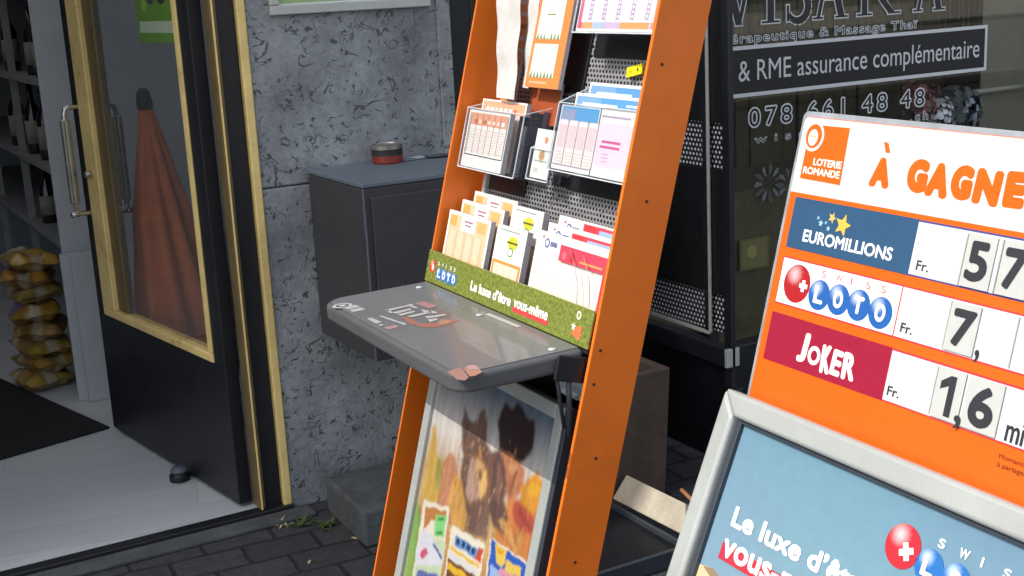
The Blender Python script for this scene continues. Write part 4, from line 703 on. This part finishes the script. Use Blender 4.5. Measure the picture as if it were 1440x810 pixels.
# ------------------------------------------------------------------ slips, holders and tickets on the stand
def stack(name, L, grp, a0, a1, b0, b1, c, th=.012, tilt=0, art=None, cat="betting slips", edge='papergrey'):
    t = thing(name, L, cat, SF.P((a0+a1)/2, b0, c), grp)
    g = MB(SF); g.box(a0, a1, b0, b1, c-th, c-.0004); g.link('paper_block', M[edge], t)
    P_ = Print(SF, c-.0002, .0002); P_.rect(a0, a1, b0, b1, '#f2efe9', 0)
    if art: art(P_, a0, a1, b0, b1)
    P_.link('printed_face', M['print'], t); return t
def holder(L, a0, a1, b0, b1, c0, c1, step=0):
    """clear acrylic pocket: back, bottom, two sides with sloping tops, low front; edges catch the light"""
    t = thing('slip_holder', L, "slip holder", SF.P((a0+a1)/2, b0, c0), "clear slip holders on the orange stand")
    e = .0022; g = MB(SF); g.box(a0, a1, b0, b0+e, c0, c1); g.box(a0, a1, b0+e, b1+step, c0, c0+e); g.box(a0, a1, b0+e, b1, c1-e, c1)
    for a in (a0, a1-e):
        P = SF.P; q = [(b0+e, c0+e), (b1+step, c0+e), (b1, c1-e), (b0+e, c1-e)]
        pts = [P(a, *x) for x in q]+[P(a+e, *x) for x in q]; g.add(pts, [(0, 1, 2, 3), (7, 6, 5, 4)]+[(i, 4+i, 4+(i+1) % 4, (i+1) % 4) for i in range(4)])
    g.link('pocket', M['acrylic'], t)
    g = MB(SF)
    for q in ((a0, a1, b1-.0012, b1+.0004), (a0, a1, b0-.0006, b0+.002)): g.box(*q, c1-.001, c1+.0014)
    for a in (a0, a1): g.box(a-.001, a+.001, b0, b1, c1-.001, c1+.0012); g.tube([SF.P(a, b1, c1), SF.P(a, b1+step, c0)], .0013, 5)
    g.box(a0, a1, b1+step-.001, b1+step+.001, c0, c0+.0024); g.link('polished_edge', M['acedge'], t); return t

def cols(n, c_line, head, head_h, body, foot=None, seed=1):
    q = random.Random(seed)
    def f(P_, a0, a1, b0, b1):
        m = .006; P_.rect(a0+m, a1-m, b0+m*2, b1-m*.6, body, 1); hh = (b1-b0)*head_h; P_.rect(a0+m, a1-m, b1-m*.6-hh, b1-m*.6, head, 2); wd = (a1-a0-2*m)/n
        for i in range(n):
            x = a0+m+wd*i
            P_.rect(x, x+.0016, b0+m*2, b1-m, c_line, 3)
            for r_ in range(int((b1-b0-hh)/.006)-4): P_.rect(x+wd*.16, x+wd*.84, b0+m*2.6+r_*.006, b0+m*2.6+r_*.006+.0024, ['#f0d6ca', '#efdccf', '#eccdc0'][q.randrange(3)] if body != '#f2dfe6' else '#e6c6d4', 3)
            if foot: P_.rect(x+wd*.15, x+wd*.85, b0+m*2.2, b0+m*2.2+.006, foot, 4)
        for i in range(7): P_.rect(a0+m+.02+i*.022, a0+m+.034+i*.022, b1-m-hh*.75, b1-m-hh*.45, q.choice(['#ffffff', '#f7d8c8', '#c9724f']), 4) if a0+m+.034+i*.022 < a1-m else None
    return f
# mid left pocket
hl = holder("clear holder at mid height by the stand's far orange side", .028, .30, 1.237, 1.375, -.085, -.014, .028)
for q in ((.2505, .2525, 1.242, 1.372, -.082, -.03), (.274, .276, 1.242, 1.385, -.082, -.045), (.2535, .273, 1.242, 1.375, -.082, -.060), (.277, .2965, 1.242, 1.39, -.082, -.072)):
    g = MB(SF); g.box(*q); g.link('divider', M['navy'], hl, bevel=.0006)
fL = cols(6, '#3b4150', '#e8a684', .26, '#f5ece6', None, 2)
def fL2(P_, a0, a1, b0, b1): fL(P_, a0+.008, a1-.004, b0+.022, b1-.004); [P_.rect(*q, '#2a3040', 5) for q in ((a0+.009, a1-.004, b0+.028, b0+.0298), (a0+.009, a0+.0106, b0+.03, b1-.008), (a1-.0058, a1-.004, b0+.03, b1-.008))]
stack('betting_slips', "front stack of orange headed slips in the mid height holder by the far side", "betting slips in the holders", .033, .232, 1.2405, 1.373, -.0175, .012, art=fL2)
stack('betting_slips', "rear stack of orange headed slips showing above the front one by the far side", "betting slips in the holders", .012+.02, .245, 1.245, 1.401, -.046, .012, art=cols(7, '#e9c6b4', '#e8a684', .16, '#f5e4da', None, 3))
# small white flyer
def fly(P_, a0, a1, b0, b1): P_.disc((a0+a1)/2+.008, b1-.022, .008, '#c98a6a', 1); P_.disc((a0+a1)/2, b1-.055, .011, '#c9946e', 1); P_.disc((a0+a1)/2, b1-.055, .017, '#e2e6cc', .5); P_.rect(a0+.01, a0+.03, b0+.012, b0+.022, '#c9d6c4', 1); P_.rect(a0+.006, a1-.01, b0+.035, b0+.038, '#9fb8b0', 1)
holder("narrow clear holder in the middle of the stand with a small white card", .315, .405, 1.243, 1.31, -.07, -.036, .02)
stack('small_card', "small white card in the narrow clear holder at mid height", None, .322, .395, 1.248, 1.352, -.0395, .004, art=fly, cat="card", edge='paper')
# mid right pocket
holder("wide clear holder with blue headed slips by the near orange side", .437, .728, 1.272, 1.41, -.09, -.012, .05)
def fR(P_, a0, a1, b0, b1):
    P_.rect(a0+.004, a1-.003, b1-.034, b1-.003, '#5aa2d6', 1); P_.rect(a0+.008, a0+.06, b1-.03, b1-.008, '#98a2c0', 2); P_.text("EURO DREAMS", a0+.045, a1-.012, b1-.028, b1-.02, '#eef4fa', 3, bold=0.025) if False else None
    for i in range(4):
        x = a0+.004+i*.0375; P_.rrect(x, x+.0345, b0+.012, b1-.03, .004, '#f0e4e2', 3); P_.rect(x+.003, x+.031, b0+.045, b1-.04, '#e4cdd0', 4); P_.rect(x+.0345, x+.0362, b0+.012, b1-.03, '#7b6a78', 3)
        for r_ in range(4): P_.rect(x+.004, x+.03, b0+.016+r_*.006, b0+.018+r_*.006, '#d9cfc0', 4)
    P_.rect(a0+.004, a1-.003, b0+.009, b0+.0105, '#8a7a8c', 4)
stack('betting_slips', "front stack of blue headed slips with four columns in the wide holder", "betting slips in the holders", .444, .592, 1.2765, 1.407, -.0155, .012, art=fR)
def fP(P_, a0, a1, b0, b1):
    P_.rect(a0+.003, a1-.003, b0+.02, b1-.028, '#f3d8e6', 1); P_.rect(a0+.004, a1-.02, b1-.018, b1-.014, '#b6a2c0', 2); P_.rect(a0+.02, a1-.04, b0+.066, b0+.071, '#d65a98', 2); P_.rect(a0+.016, a1-.04, b0+.056, b0+.061, '#d65a98', 2)
    for r_ in range(3): P_.rect(a0+.028, a0+.052, b0+.03+r_*.007, b0+.032+r_*.007, '#d8a2bc', 2)
stack('betting_slips', "pink leaflet stack beside the blue headed slips in the wide holder", "betting slips in the holders", .596, .722, 1.2765, 1.409, -.0155, .012, art=fP)
def fB(P_, a0, a1, b0, b1):
    P_.rect(a0+.006, a1-.004, b1-.036, b1-.006, '#5c9ad2', 1); P_.rect(a0+.006, a0+.10, b1-.036, b1-.006, '#7aa4cc', 2); P_.rect(a0+.03, a0+.16, b1-.026, b1-.018, '#d6e4f2', 3); P_.rect(a0+.19, a0+.24, b1-.02, b1-.015, '#c4d8ee', 3); P_.rect(a0, a1, b1-.005, b1, '#e3e9ef', 2)
stack('betting_slips', "middle stack of wide blue slips rising behind the front ones in the wide holder", "betting slips in the holders", .442, .7225, 1.28, 1.436, -.045, .010, art=fB)
stack('betting_slips', "rearmost stack of wide blue slips in the wide holder", "betting slips in the holders", .442, .7226, 1.29, 1.462, -.073, .010, art=fB)
# top right pocket
holder("clear holder with pink framed cards at the top of the stand", .435, .733, 1.551, 1.74, -.07, -.012, .02)
def fT(P_, a0, a1, b0, b1):
    P_.rect(a0+.004, a1-.004, b0+.006, b1, '#d9c0dc', 1); P_.rect(a0+.004, a0+.02, b0+.006, b1, '#e0608c', 2); P_.rect(a0+.02, a0+.06, b0+.006, b0+.020, '#eab070', 2); P_.rect(a0+.06, a0+.1, b0+.006, b0+.020, '#b8cce0', 2); P_.rect(a0+.16, a1-.03, b0+.006, b0+.020, '#e6a860', 2); P_.rect(a1-.022, a1-.004, b0+.006, b1, '#e8a070', 2); P_.rect(a0+.016, a1-.016, b0+.018, b1, '#f3e6f2', 3)
    for i in range(5):
        x = a0+.046+i*.05
        P_.rect(x-.004, x-.0025, b0+.022, b1, '#8a6a9a', 4); P_.rect(x+.0055, x+.007, b0+.022, b1, '#8a6a9a', 4)
        for r_ in range(16): P_.rect(x-.0025, x+.0055, b0+.024+r_*.009, b0+.026+r_*.009, '#9a7aa8', 4)
stack('betting_slips', "pink framed card stack in the topmost holder by the near side", "betting slips in the holders", .441, .728, 1.5545, 1.73, -.0155, .012, art=fT)
# long strips and tall ticket at the top left
def paper_strip(L, a0, a1, t0, t1, b0, b1, c, seed):
    q = random.Random(seed); t = MB(SF); n = 18; pts = []; rows = []
    for j in range(n+1):
        f_ = j/n; b = b0+(b1-b0)*f_; wob = .002*math.sin(j*1.1+seed); l0, l1 = a0+(t0-a0)*f_, a1+(t1-a1)*f_
        rows.append([(l0, b, c+wob+.02*f_), ((l0+l1)/2, b, c+wob+.004+.02*f_), (l1, b, c+wob+.02*f_)])
    pts = [SF.P(*p) for r_ in rows for p in r_]; fs = [(j*3+i, j*3+i+1, j*3+i+4, j*3+i+3) for j in range(n) for i in range(2)]
    t.add(pts, fs); tag(t.link('paper_strip', M['paper'], smooth=True), L, "paper strip")
paper_strip("wide white paper strip hanging at the top left of the stand", .122, .206, .035, .165, 1.405, 1.72, -.034, 1)
paper_strip("narrow white paper strip between the wide strip and the tall orange card", .192, .222, .165, .225, 1.435, 1.72, -.055, 2)
def tall(P_, a0, a1, b0, b1):
    P_.rect(a0, a1, b0, b1, '#e58a4a', 1)
    for q0, q1 in ((b0+.022, b0+.094), (b0+.104, b1-.03)):
        P_.rect(a0+.012, a1-.03, q0, q1, '#f3e6dc', 2)
        for i in range(4): P_.rect(a0+.02+i*.026, a0+.0212+i*.026, q0+.006, q1-.006, '#d8c4b8', 3)
        for i in range(7): P_.shape([(a0+.014+i*.0145, q0), (a0+.024+i*.0145, q0), (a0+.019+i*.0145, q0+.014)], '#6f9a5a' if i % 2 else '#4f8f68', 3)
    P_.rect(a0+.05, a0+.075, b0+.106, b0+.2, '#e6eed8', 4); P_.rect(a0+.045, a0+.08, b0+.155, b0+.158, '#8a8a78', 5); P_.rect(a0+.015, a1-.05, b0+.009, b0+.013, '#f0b890', 3)
stack('tall_card', "tall orange bordered card with white columns at the top of the stand", None, .228, .372, 1.437, 1.78, -.04, .01, art=tall, cat="card", edge='papergrey')
def tall2(P_, a0, a1, b0, b1):
    P_.rect(a0, a1, b0, b1, '#e9a468', 1)
    for i in range(14): P_.rect(a0+.004, a1-.004, b0+.02+i*.027, b0+.03+i*.027, '#d6ccd2' if i % 3 else '#b96a3a', 2)
stack('tall_card', "tall orange card half hidden behind the white paper strip", None, 0.085, .15, 1.385, 1.78, -.062, .006, art=tall2, cat="card", edge='papergrey')
def orng(P_, a0, a1, b0, b1): P_.rect(a0, a1, b0, b1, '#a8502c', 1); P_.rect(a0+.005, a0+.09, b1-.012, b1-.006, '#e9a070', 2)
stack('tall_card', "plain orange card behind the slips, beneath the white paper strip", None, .195, .325, 1.362, 1.452, -.078, .004, art=orng, cat="card", edge='papergrey')
# yellow tag on the mesh
yf = Fr(SF.P(.548, 1.478, -.088), SF.u*.98+SF.v*.2, SF.v-SF.u*.2); P_ = Print(yf, .002); g = None
P_.box(0, .052, 0, .02, -.002, .0018); P_.col = [[lin('#e8d81a')]*len(f) for f in P_.fc]; P_.rect(.036, .040, .007, .014, '#3a3a20', 1); P_.rect(.0405, .043, .007, .009, '#3a3a20', 1); P_.rect(.008, .02, .008, .012, '#e0a81a', 1)
tag(P_.link('price_tag', M['yellow']), "small yellow tag clipped to the perforated back", "tag")
# lowest row: playslip stacks behind the green strip
def f1(P_, a0, a1, b0, b1):
    P_.rect(a0+.009, a1-.009, b0+.004, b1-.007, '#edc3a0', 1); P_.rect(a0+.012, a0+.045, b1-.034, b1-.010, '#d9a860', 2); P_.rect(a1-.06, a1-.02, b1-.034, b1-.010, '#d9b070', 2); P_.rect(a0+.07, a0+.14, b1-.04, b1-.007, '#f6eef0', 3); P_.rect(a0+.085, a0+.128, b1-.019, b1-.015, '#a86a80', 4); P_.rect(a0+.09, a0+.122, b1-.027, b1-.024, '#8a5a70', 4)
    for i in range(5): P_.rect(a0+.012+i*.043, a0+.0135+i*.043, b0+.004, b1-.04, '#d9a27e', 2); P_.rect(a0+.02+i*.043, a0+.048+i*.043, b0+.03, b1-.045, '#f0cdb0', 2) if a0+.048+i*.043 < a1-.009 else None
    P_.rect(a0+.02, a1-.02, b0+.006, b0+.016, '#cf7a50', 3)
for i, (L, c, bb, a) in enumerate((("front peach slip stack at the left end behind the green strip", -.018, 1.135, .022), ("second peach slip stack, one step behind the front one", -.046, 1.163, .022), ("rearmost peach slip stack at the left end behind the green strip", -.074, 1.187, .022))):
    stack('playslips', L, "playslip stacks behind the green strip", a, .233, .961+.01*i, bb, c, .012, art=f1)
def f2(P_, a0, a1, b0, b1):
    P_.rect(a0+.003, a1-.003, b0, b1-.075, '#e8964a', 1); P_.rect(a0+.012, a1-.012, b0, b1-.082, '#f3dcc4', 2); P_.disc((a0+a1)/2+.012, b1-.032, .022, '#c8c83a', 2, rb=.014); P_.rect((a0+a1)/2-.012, (a0+a1)/2+.034, b1-.034, b1-.030, '#5a5a2a', 3); P_.disc((a0+a1)/2+.008, b1-.052, .012, '#6b8a3a', 2, rb=.010); P_.disc((a0+a1)/2+.008, b1-.052, .009, '#f4f4f0', 3, rb=.007); P_.rect(a0+.016, a1-.03, b1-.010, b1-.007, '#9a9a9a', 2)
    for i in range(3): P_.rect(a0+.03+i*.03, a0+.0314+i*.03, b0, b1-.086, '#c9b09a', 3)
    P_.rect(a0+.045, a0+.085, b1-.122, b1-.119, '#8a7a70', 4)
stack('playslips', "front white slip stack with yellow emblem and orange band in the middle", "playslip stacks behind the green strip", .262, .395, .961, 1.135, -.020, .014, art=f2)
stack('playslips', "rear white slip stack with yellow emblem rising behind the front one", "playslip stacks behind the green strip", .255, .392, .97, 1.181, -.052, .014, art=f2)
def f3(P_, a0, a1, b0, b1):
    P_.text("Oui", a0+.03, a0+.075, b1-.033, b1-.014, '#5a5a90', 3, bold=0.025) if False else None
    P_.disc(a0+.045, b1-.022, .010, '#5a6a9a', 2); P_.disc(a0+.045, b1-.022, .006, '#f2efe9', 3); P_.rect(a0+.058, a0+.085, b1-.027, b1-.017, '#6a76a4', 2); P_.shape([(a0+.02, b1-.014), (a0+.028, b1-.006), (a0+.034, b1-.014)], '#d87a8a', 2)
    P_.rect(a0+.008, a1-.006, b0, b1-.04, '#f3e2da', 1)
    for i in range(9): P_.rect(a0+.02+i*.026, a0+.0212+i*.026, b0, b1-.045, '#e6cbbc', 2)
    for r_ in range(10): P_.rect(a0+.014, a1-.014, b0+.008+r_*.009, b0+.0092+r_*.009, '#ecd6ca', 2)
for i, (L, c, bb) in enumerate((("front white slip stack with small blue emblem at the near end", -.022, 1.148), ("second white slip stack with small blue emblem at the near end", -.044, 1.166), ("rearmost white slip stack with small blue emblem at the near end", -.066, 1.184))):
    stack('playslips', L, "playslip stacks behind the green strip", .432, .715, .961+.008*i, bb, c, .009, art=f3)
def f4(P_, a0, a1, b0, b1): P_.rect(a0, a1, b0, b1, '#d8455a', 1); P_.rect(a0+.004, a0+.045, b0+.006, b1-.002, '#d83a40', 2); P_.rect(a0+.06, a1-.008, b0+.005, b1-.006, '#9ab4de', 2); P_.rect(a0+.07, a1-.02, b0+.009, b0+.013, '#5a72b8', 3); P_.star(a0+.024, (b0+b1)/2, .008, '#f4d8d0', 3)
def f5(P_, a0, a1, b0, b1): P_.rect(a0, a1, b0, b1, '#d8455a', 1); P_.rect(a0+.08, a1-.02, b0+.007, b0+.011, '#e8a060', 2); P_.disc(a0+.02, b0+.012, .008, '#e8707c', 2); P_.disc(a0+.05, b0+.012, .009, '#c82a3a', 2)
def f6(P_, a0, a1, b0, b1): P_.rect(a0+.004, a1-.003, b1-.03, b1-.004, '#c93a50', 1); P_.rect(a1-.016, a1-.004, b0, b1-.03, '#d84a60', 1); P_.rect(a0+.02, a1-.03, b0+.012, b0+.014, '#e0cfc8', 1)
for L, c, b0_, b1_, a0_, ar in (("front red headed leaflet propped before the white slips", -.016, 1.10, 1.132, .54, f5), ("middle red and blue leaflet above the front red one", -.034, 1.115, 1.158, .545, f4), ("rearmost red and blue leaflet at the near end of the row", -.057, 1.13, 1.18, .545, f4)):
    stack('leaflet', L, "red leaflets at the near end of the row", a0_, .722, b0_, b1_, c, .004, art=ar, cat="leaflet", edge='paper')
g = MB(SF); g.box(.712, .727, .962, 1.10, -.09, -.012); tag(g.link('red_booklet', mat('red cover', '#c8324a', .5), bevel=.001), "thin red booklet standing at the near end of the lowest row", "booklet")
def wire(L, pts):
    g = MB(); q = [SF.P(*p) for p in pts]; out = []
    for i in range(len(q)-1):
        p0, p1, p2, p3 = q[max(0, i-1)], q[i], q[i+1], q[min(len(q)-1, i+2)]
        for k in range(6):
            s_ = k/6; out.append(.5*((2*p1)+(p2-p0)*s_+(2*p0-5*p1+4*p2-p3)*s_*s_+(3*p1-p0-3*p2+p3)*s_**3))
    out.append(q[-1]); g.tube(out, .0009, 6); tag(g.link('pen_wire', M['wire'], smooth=True), L, "wire")
wire("thin wire looping across the perforated back above the white slips", [(.37, 1.20, -.06), (.40, 1.225, -.05), (.43, 1.222, -.05), (.41, 1.195, -.05), (.47, 1.215, -.04), (.55, 1.20, -.03), (.65, 1.212, -.03), (.73, 1.235, -.03)])
wire("long thin wire hanging down across the white slips", [(.585, 1.13, -.010), (.62, 1.10, -.006), (.645, 1.06, -.006), (.665, 1.0, -.002)])
wire("short thin wire hanging nearest the red booklet", [(.64, 1.125, -.008), (.675, 1.09, -.006), (.69, 1.06, -.006), (.70, 1.035, -.004)])

# ------------------------------------------------------------------ jackpot sign on the right
yb = Vector((1.229, 1.35, 1.406)); vb = Vector((.2537, -.0076, .9673)).normalized(); BFm = Fr(yb, -dY, vb)
JS = thing('jackpot_sign', "orange and white jackpot sign board above a grey framed poster", "pavement sign", (1.1, 1.05, 0))
g = MB(BFm); g.prism(rrect(0, .62, -.42, 0, .010), -.006, -.001); sheet = g.link('clear_backing', M['sheet'], JS, bevel=.001)
g = MB(BFm); g.prism(rrect(.0085, .612, -.43, -.0075, .008), -.0005, .002); brd = g.link('panel', mat('orange board', '#e25f16', .35, var=.04, scale=4, coat=.2), JS, bevel=.0005)
P_ = Print(BFm, .0023, .00025)
P_.shape([(.009, -.1125), (.612, -.1125)]+rrect(.0085, .612, -.112, -.0085, .008)[:12], '#cfcfca', 0)
OR = '#e2621c'
P_.shape([(.0225, -.0925), (.1025, -.0935), (.0995, -.0175), (.0405, -.018), (.0225, -.045)], OR, 1)
P_.disc(.0335, -.034, .0205, '#cfcfca', 2); P_.disc(.034, -.0335, .0155, OR, 3, rb=.0165); P_.disc(.0335, -.0355, .0095, '#cfcfca', 4, rb=.0115); P_.rect(.028, .0395, -.0345, -.033, '#f0b060', 5)
P_.text("LOTERIE", .043, .0985, -.0725, -.0625, '#f6f0e8', 2, bold=0.044); P_.text("ROMANDE", .0265, .0985, -.0855, -.0755, '#f6f0e8', 2, bold=0.044)
# hand-cut heading letters
P_.text("A", .1535, .1885, -.0885, -.050, OR, 1, bold=0.10); P_.shape([(.1655, -.030), (.1735, -.031), (.180, -.043), (.172, -.0435)], OR, 1)
hx = [("G", .2165, .2505, 1), ("A", .2495, .2855, -1), ("G", .2875, .3205, .5), ("N", .3235, .362, -1), ("E", .367, .397, 1), ("R", .402, .436, -1)]
for ch, x0, x1, j in hx: P_.text(ch, x0, x1, -.0885+.0008*j, -.0465+.0008*j, OR, 1, bold=0.10, rot=.03*j)
# Euromillions row
NV = '#335474'; PU = '#4a4a86'
P_.rect(.0225, .605, -.1885, -.119, PU, 1); P_.rect(.0225, .251, -.1885, -.1185, NV, 2)
P_.text("EUROMILLIONS", .053, .220, -.1765, -.1595, '#f7f8fa', 3, bold=0.035)
P_.star(.1235, -.1445, .0155, '#dcb64e', 3, rot=78); P_.star(.1015, -.1375, .008, '#cdb56a', 3, rot=70); P_.star(.082, -.1475, .0052, '#9cc3d8', 3); P_.star(.0755, -.141, .0035, '#7fb2d8', 3); P_.star(.0915, -.1455, .003, '#8fbcdc', 3); P_.star(.098, -.1525, .0042, '#9cc3d8', 3)
P_.rect(.252, .602, -.1865, -.1215, '#cdd0d2', 3); P_.text("Fr.", .2625, .2825, -.180, -.1675, '#3a3c42', 4, bold=0.025)
# Swiss Loto row
P_.rect(.0225, .605, -.2675, -.2015, '#d63c44', 1); P_.rect(.0245, .2475, -.2655, -.2035, '#f4f1ee', 2); P_.rect(.2495, .603, -.2655, -.2035, '#cdd0d2', 2)
P_.ball(.060, -.2345, .0265, '#a8262c', 3); P_.shape([(.0655, -.2385), (.0815, -.2385), (.0815, -.2325), (.0655, -.2325)], '#ffffff', 4); P_.rect(.0705, .0765, -.2435, -.2275, '#ffffff', 5)
for i, (x, z, ch) in enumerate(((.1065, -.2415, "L"), (.1435, -.2405, "O"), (.181, -.2405, "T"), (.2205, -.2425, "O"))):
    P_.ball(x, z, .0205, '#2a5fa6', 3+i % 2*.5); P_.text(ch, x-.009, x+.009, z-.0115, z+.0115, '#f4f8fc', 5, bold=0.056)
for i, ch in enumerate("SWISS"): x = .104+.0275*i; P_.text(ch, x, x+(.0025 if ch == 'I' else .0085 if ch == 'S' else .0115), -.2175, -.2085, '#c86a6a', 3, bold=0.015)
P_.text("Fr.", .2585, .278, -.2585, -.2465, '#3a3c42', 4, bold=0.025)
# Joker row
CR = '#98203a'
P_.rect(.0225, .605, -.3475, -.2805, '#c63a44', 1); P_.rect(.0225, .2525, -.3475, -.2800, CR, 2); P_.rect(.2535, .603, -.3455, -.2830, '#cdd0d2', 2)
for ch, x0, x1, z0, z1, ro in (("J", .089, .1065, -.336, -.2945, -.08), ("O", .1085, .1325, -.334, -.3085, 0), ("K", .1345, .153, -.340, -.302, .06), ("E", .1545, .1735, -.338, -.304, -.05), ("R", .1755, .1985, -.338, -.3025, .05)): P_.text(ch, x0, x1, z0, z1, '#f8efec', 3, bold=0.056, rot=ro)
P_.rect(.1165, .1245, -.3225, -.3200, CR, 4); P_.rect(.1193, .1218, -.3260, -.3165, CR, 5)
P_.text("Fr.", .259, .279, -.3385, -.3265, '#3a3c42', 4, bold=0.025)
P_.text("Montants", .4395, .476, -.3640, -.3585, '#6a3a20', 1, bold=0.013); P_.text("à partager", .4395, .480, -.3755, -.368, '#6a3a20', 1, bold=0.013)
P_.text("mio", .4415, .482, -.3435, -.3245, '#34363b', 4, bold=0.031, ref="mo"); P_.text("mio", .447, .487, -.2605, -.242, '#34363b', 4, bold=0.031, ref="mo"); P_.text("mio", .474, .514, -.182, -.1635, '#34363b', 4, bold=0.031, ref="mo")
P_.text(",", .3765, .3835, -.2685, -.2535, '#34363b', 4, bold=0.025)
P_.link('printed_artwork', M['gloss'], brd)
for L, a0, a1, b0, b1, ch, x0, x1, z0, z1 in (("grey number card 5 in the top row", .334, .3765, -.186, -.124, "5", .3385, .370, -.1785, -.131), ("grey number card 7 in the top row", .3865, .428, -.186, -.124, "7", .391, .4235, -.1785, -.131),
     ("grey number card 7 in the middle row", .331, .3745, -.2635, -.2055, "7", .3375, .3715, -.2565, -.212), ("grey number card 1 with comma in the bottom row", .3325, .3745, -.344, -.284, "1", .3405, .3635, -.3395, -.291), ("grey number card 6 in the bottom row", .379, .430, -.344, -.284, "6", .3865, .4225, -.3395, -.291)):
    Q = Print(BFm, .0055, .0003); Q.box(a0, a1, b0, b1, .0040, .0053); Q.col = [[lin('#bdbfbc')]*len(f) for f in Q.fc]; 
    if ch == '1': Q.shape([(x1-.0105, z0), (x1-.001, z0), (x1-.001, z1), (x1-.0095, z1), (x0, z1-.009), (x0, z1-.0185), (x1-.0105, z1-.0125)], '#2e3036', 1)
    else: Q.text(ch, x0, x1, z0, z1, '#2e3036', 1, bold=0.05)
    if 'comma' in L: Q.text(",", .3755-.0055, .3745+.006, -.3495, -.333, '#2e3036', 2, bold=0.025)
    o = Q.link('number_card', M['print'], brd); o['label'] = L
for q in ((.331, .3325, -.186, -.124), (.383, .3845, -.186, -.124), (.329, .3302, -.2635, -.2055), (.4265, .4277, -.2635, -.2055), (.3302, .3314, -.3435, -.2845)):
    g = MB(BFm); g.box(*q, .0037, .0050); g.link('card_slot', M['alu'], brd)
# lower framed poster
fo = Vector((1.099, 1.35, 1.027)); vf = Vector((.3906, -.0117, .9205)).normalized(); FF = Fr(fo, -dY, vf)
g = MB(FF); Wd, Hh = .64, .90
def fbar(mb, poly, h0=.0, h1=.017):
    mb.prism(poly, h0, h1)
t_ = .0335
for poly in ([(0, 0), (Wd, 0), (Wd-t_, -t_), (t_, -t_)], [(0, -Hh), (0, -.0003), (t_-.0003, -t_-.0003), (t_-.0003, -Hh+t_)], [(Wd, -.0003), (Wd, -Hh), (Wd-t_+.0003, -Hh+t_), (Wd-t_+.0003, -t_-.0003)], [(0.0003, -Hh), (Wd-.0003, -Hh), (Wd-t_, -Hh+t_-.0003), (t_, -Hh+t_-.0003)]): fbar(g, poly, -.012, .015)
fr_ = g.link('snap_frame', M['frame'], JS, bevel=.006, seg=3)
g = MB(FF)
for q in ((t_, t_+.009, -Hh+t_, -t_), (t_+.0092, Wd-t_, -t_-.006, -t_)): g.box(*q, -.004, .004)
g.link('inner_lip', M['lip'], fr_, bevel=.0012)
P_ = Print(FF, -.0035, .0003); c1, c2, c3 = lin('#64879c'), lin('#7a97a8'), lin('#a6bccb')
P_.grad(t_+.001, Wd-t_-.001, -Hh+t_, -t_-.001, lambda x, y: tuple((c1[i]*(1-min(1, -y/.3))+c2[i]*min(1, -y/.3))*(1-.0*x)+.03*math.sin(9*x+6*y)*(i == 1)*.3 for i in range(3))+(1,), 0, 10, 12)
P_.text("Le luxe d’être", .0775, .345, -.1735, -.1455, '#fbfdfd', 4, bold=0.052, spacing=1.0, ref="Ld")
P_.rect(.0735, .335, -.2215, -.1985, '#b83646', 3); P_.text("vous-même", .0765, .327, -.2165, -.1915, '#fbfdfd', 4, bold=0.06, ref="vous")
P_.ball(.364, -.0955, .0265, '#b82f3a', 3)
cx, cz = .3715, -.0995
for ang in (25, 115): ca, sa = math.cos(R(ang)), math.sin(R(ang)); P_.shape([(cx+x*ca-y*sa, cz+x*sa+y*ca) for x, y in ((-.0105, -.0038), (.0105, -.0038), (.0105, .0038), (-.0105, .0038))], '#ffffff', 5+ang/200)
for i, ch in enumerate("LOTO"): P_.ball(.4075+.0395*i, -.1035-.002*i, .0205, '#2f6cb0', 3+i % 2*.5); P_.text(ch, .3985+.0395*i, .4165+.0395*i, -.1155-.002*i, -.092-.002*i, '#f4f8fc', 6, bold=0.062)
for i, ch in enumerate("SWISS"): x = .4105+.0305*i; P_.text(ch, x, x+(.003 if ch == 'I' else .0095 if ch == 'S' else .014), -.0785, -.0675, '#f0f4f6', 4, bold=0.037)
P_.shape([(t_+.0092, -.243), (.07, -.238), (.09, -.245), (.14, -.262), (.25, -.268), (.40, -.30), (.605, -.31), (.605, -.6), (t_+.0092, -.6)], '#c9b795', 2); P_.shape([(t_+.0092, -.6), (.605, -.6), (.605, -Hh+t_+.001), (t_+.0092, -Hh+t_+.001)], '#8a9a52', 2); P_.shape([(.05, -.2425), (.07, -.238), (.09, -.245), (.14, -.262), (.10, -.262)], '#8d7a60', 2.5)
P_.link('poster', M['gloss'], JS)
g = MB(FF); g.box(.004, Wd-.004, -Hh+.004, -.004, -.022, -.0125); g.link('back_sheet', M['lip'], JS)
for a in (.05, Wd-.05):
    g = MB(); p0 = FF.P(a, -.12, -.024); p1 = Vector((p0.x+.34, p0.y, .01)); g.tube([p0, p1], .012, 10); g.link('rear_leg', M['alu'], JS, smooth=True)
    g = MB(); p0 = FF.P(a, -Hh, -.01); g.tube([p0, FF.P(a, -(1.027/.9205)+.012, -.01)], .012, 10); g.link('front_leg', M['alu'], JS, smooth=True)
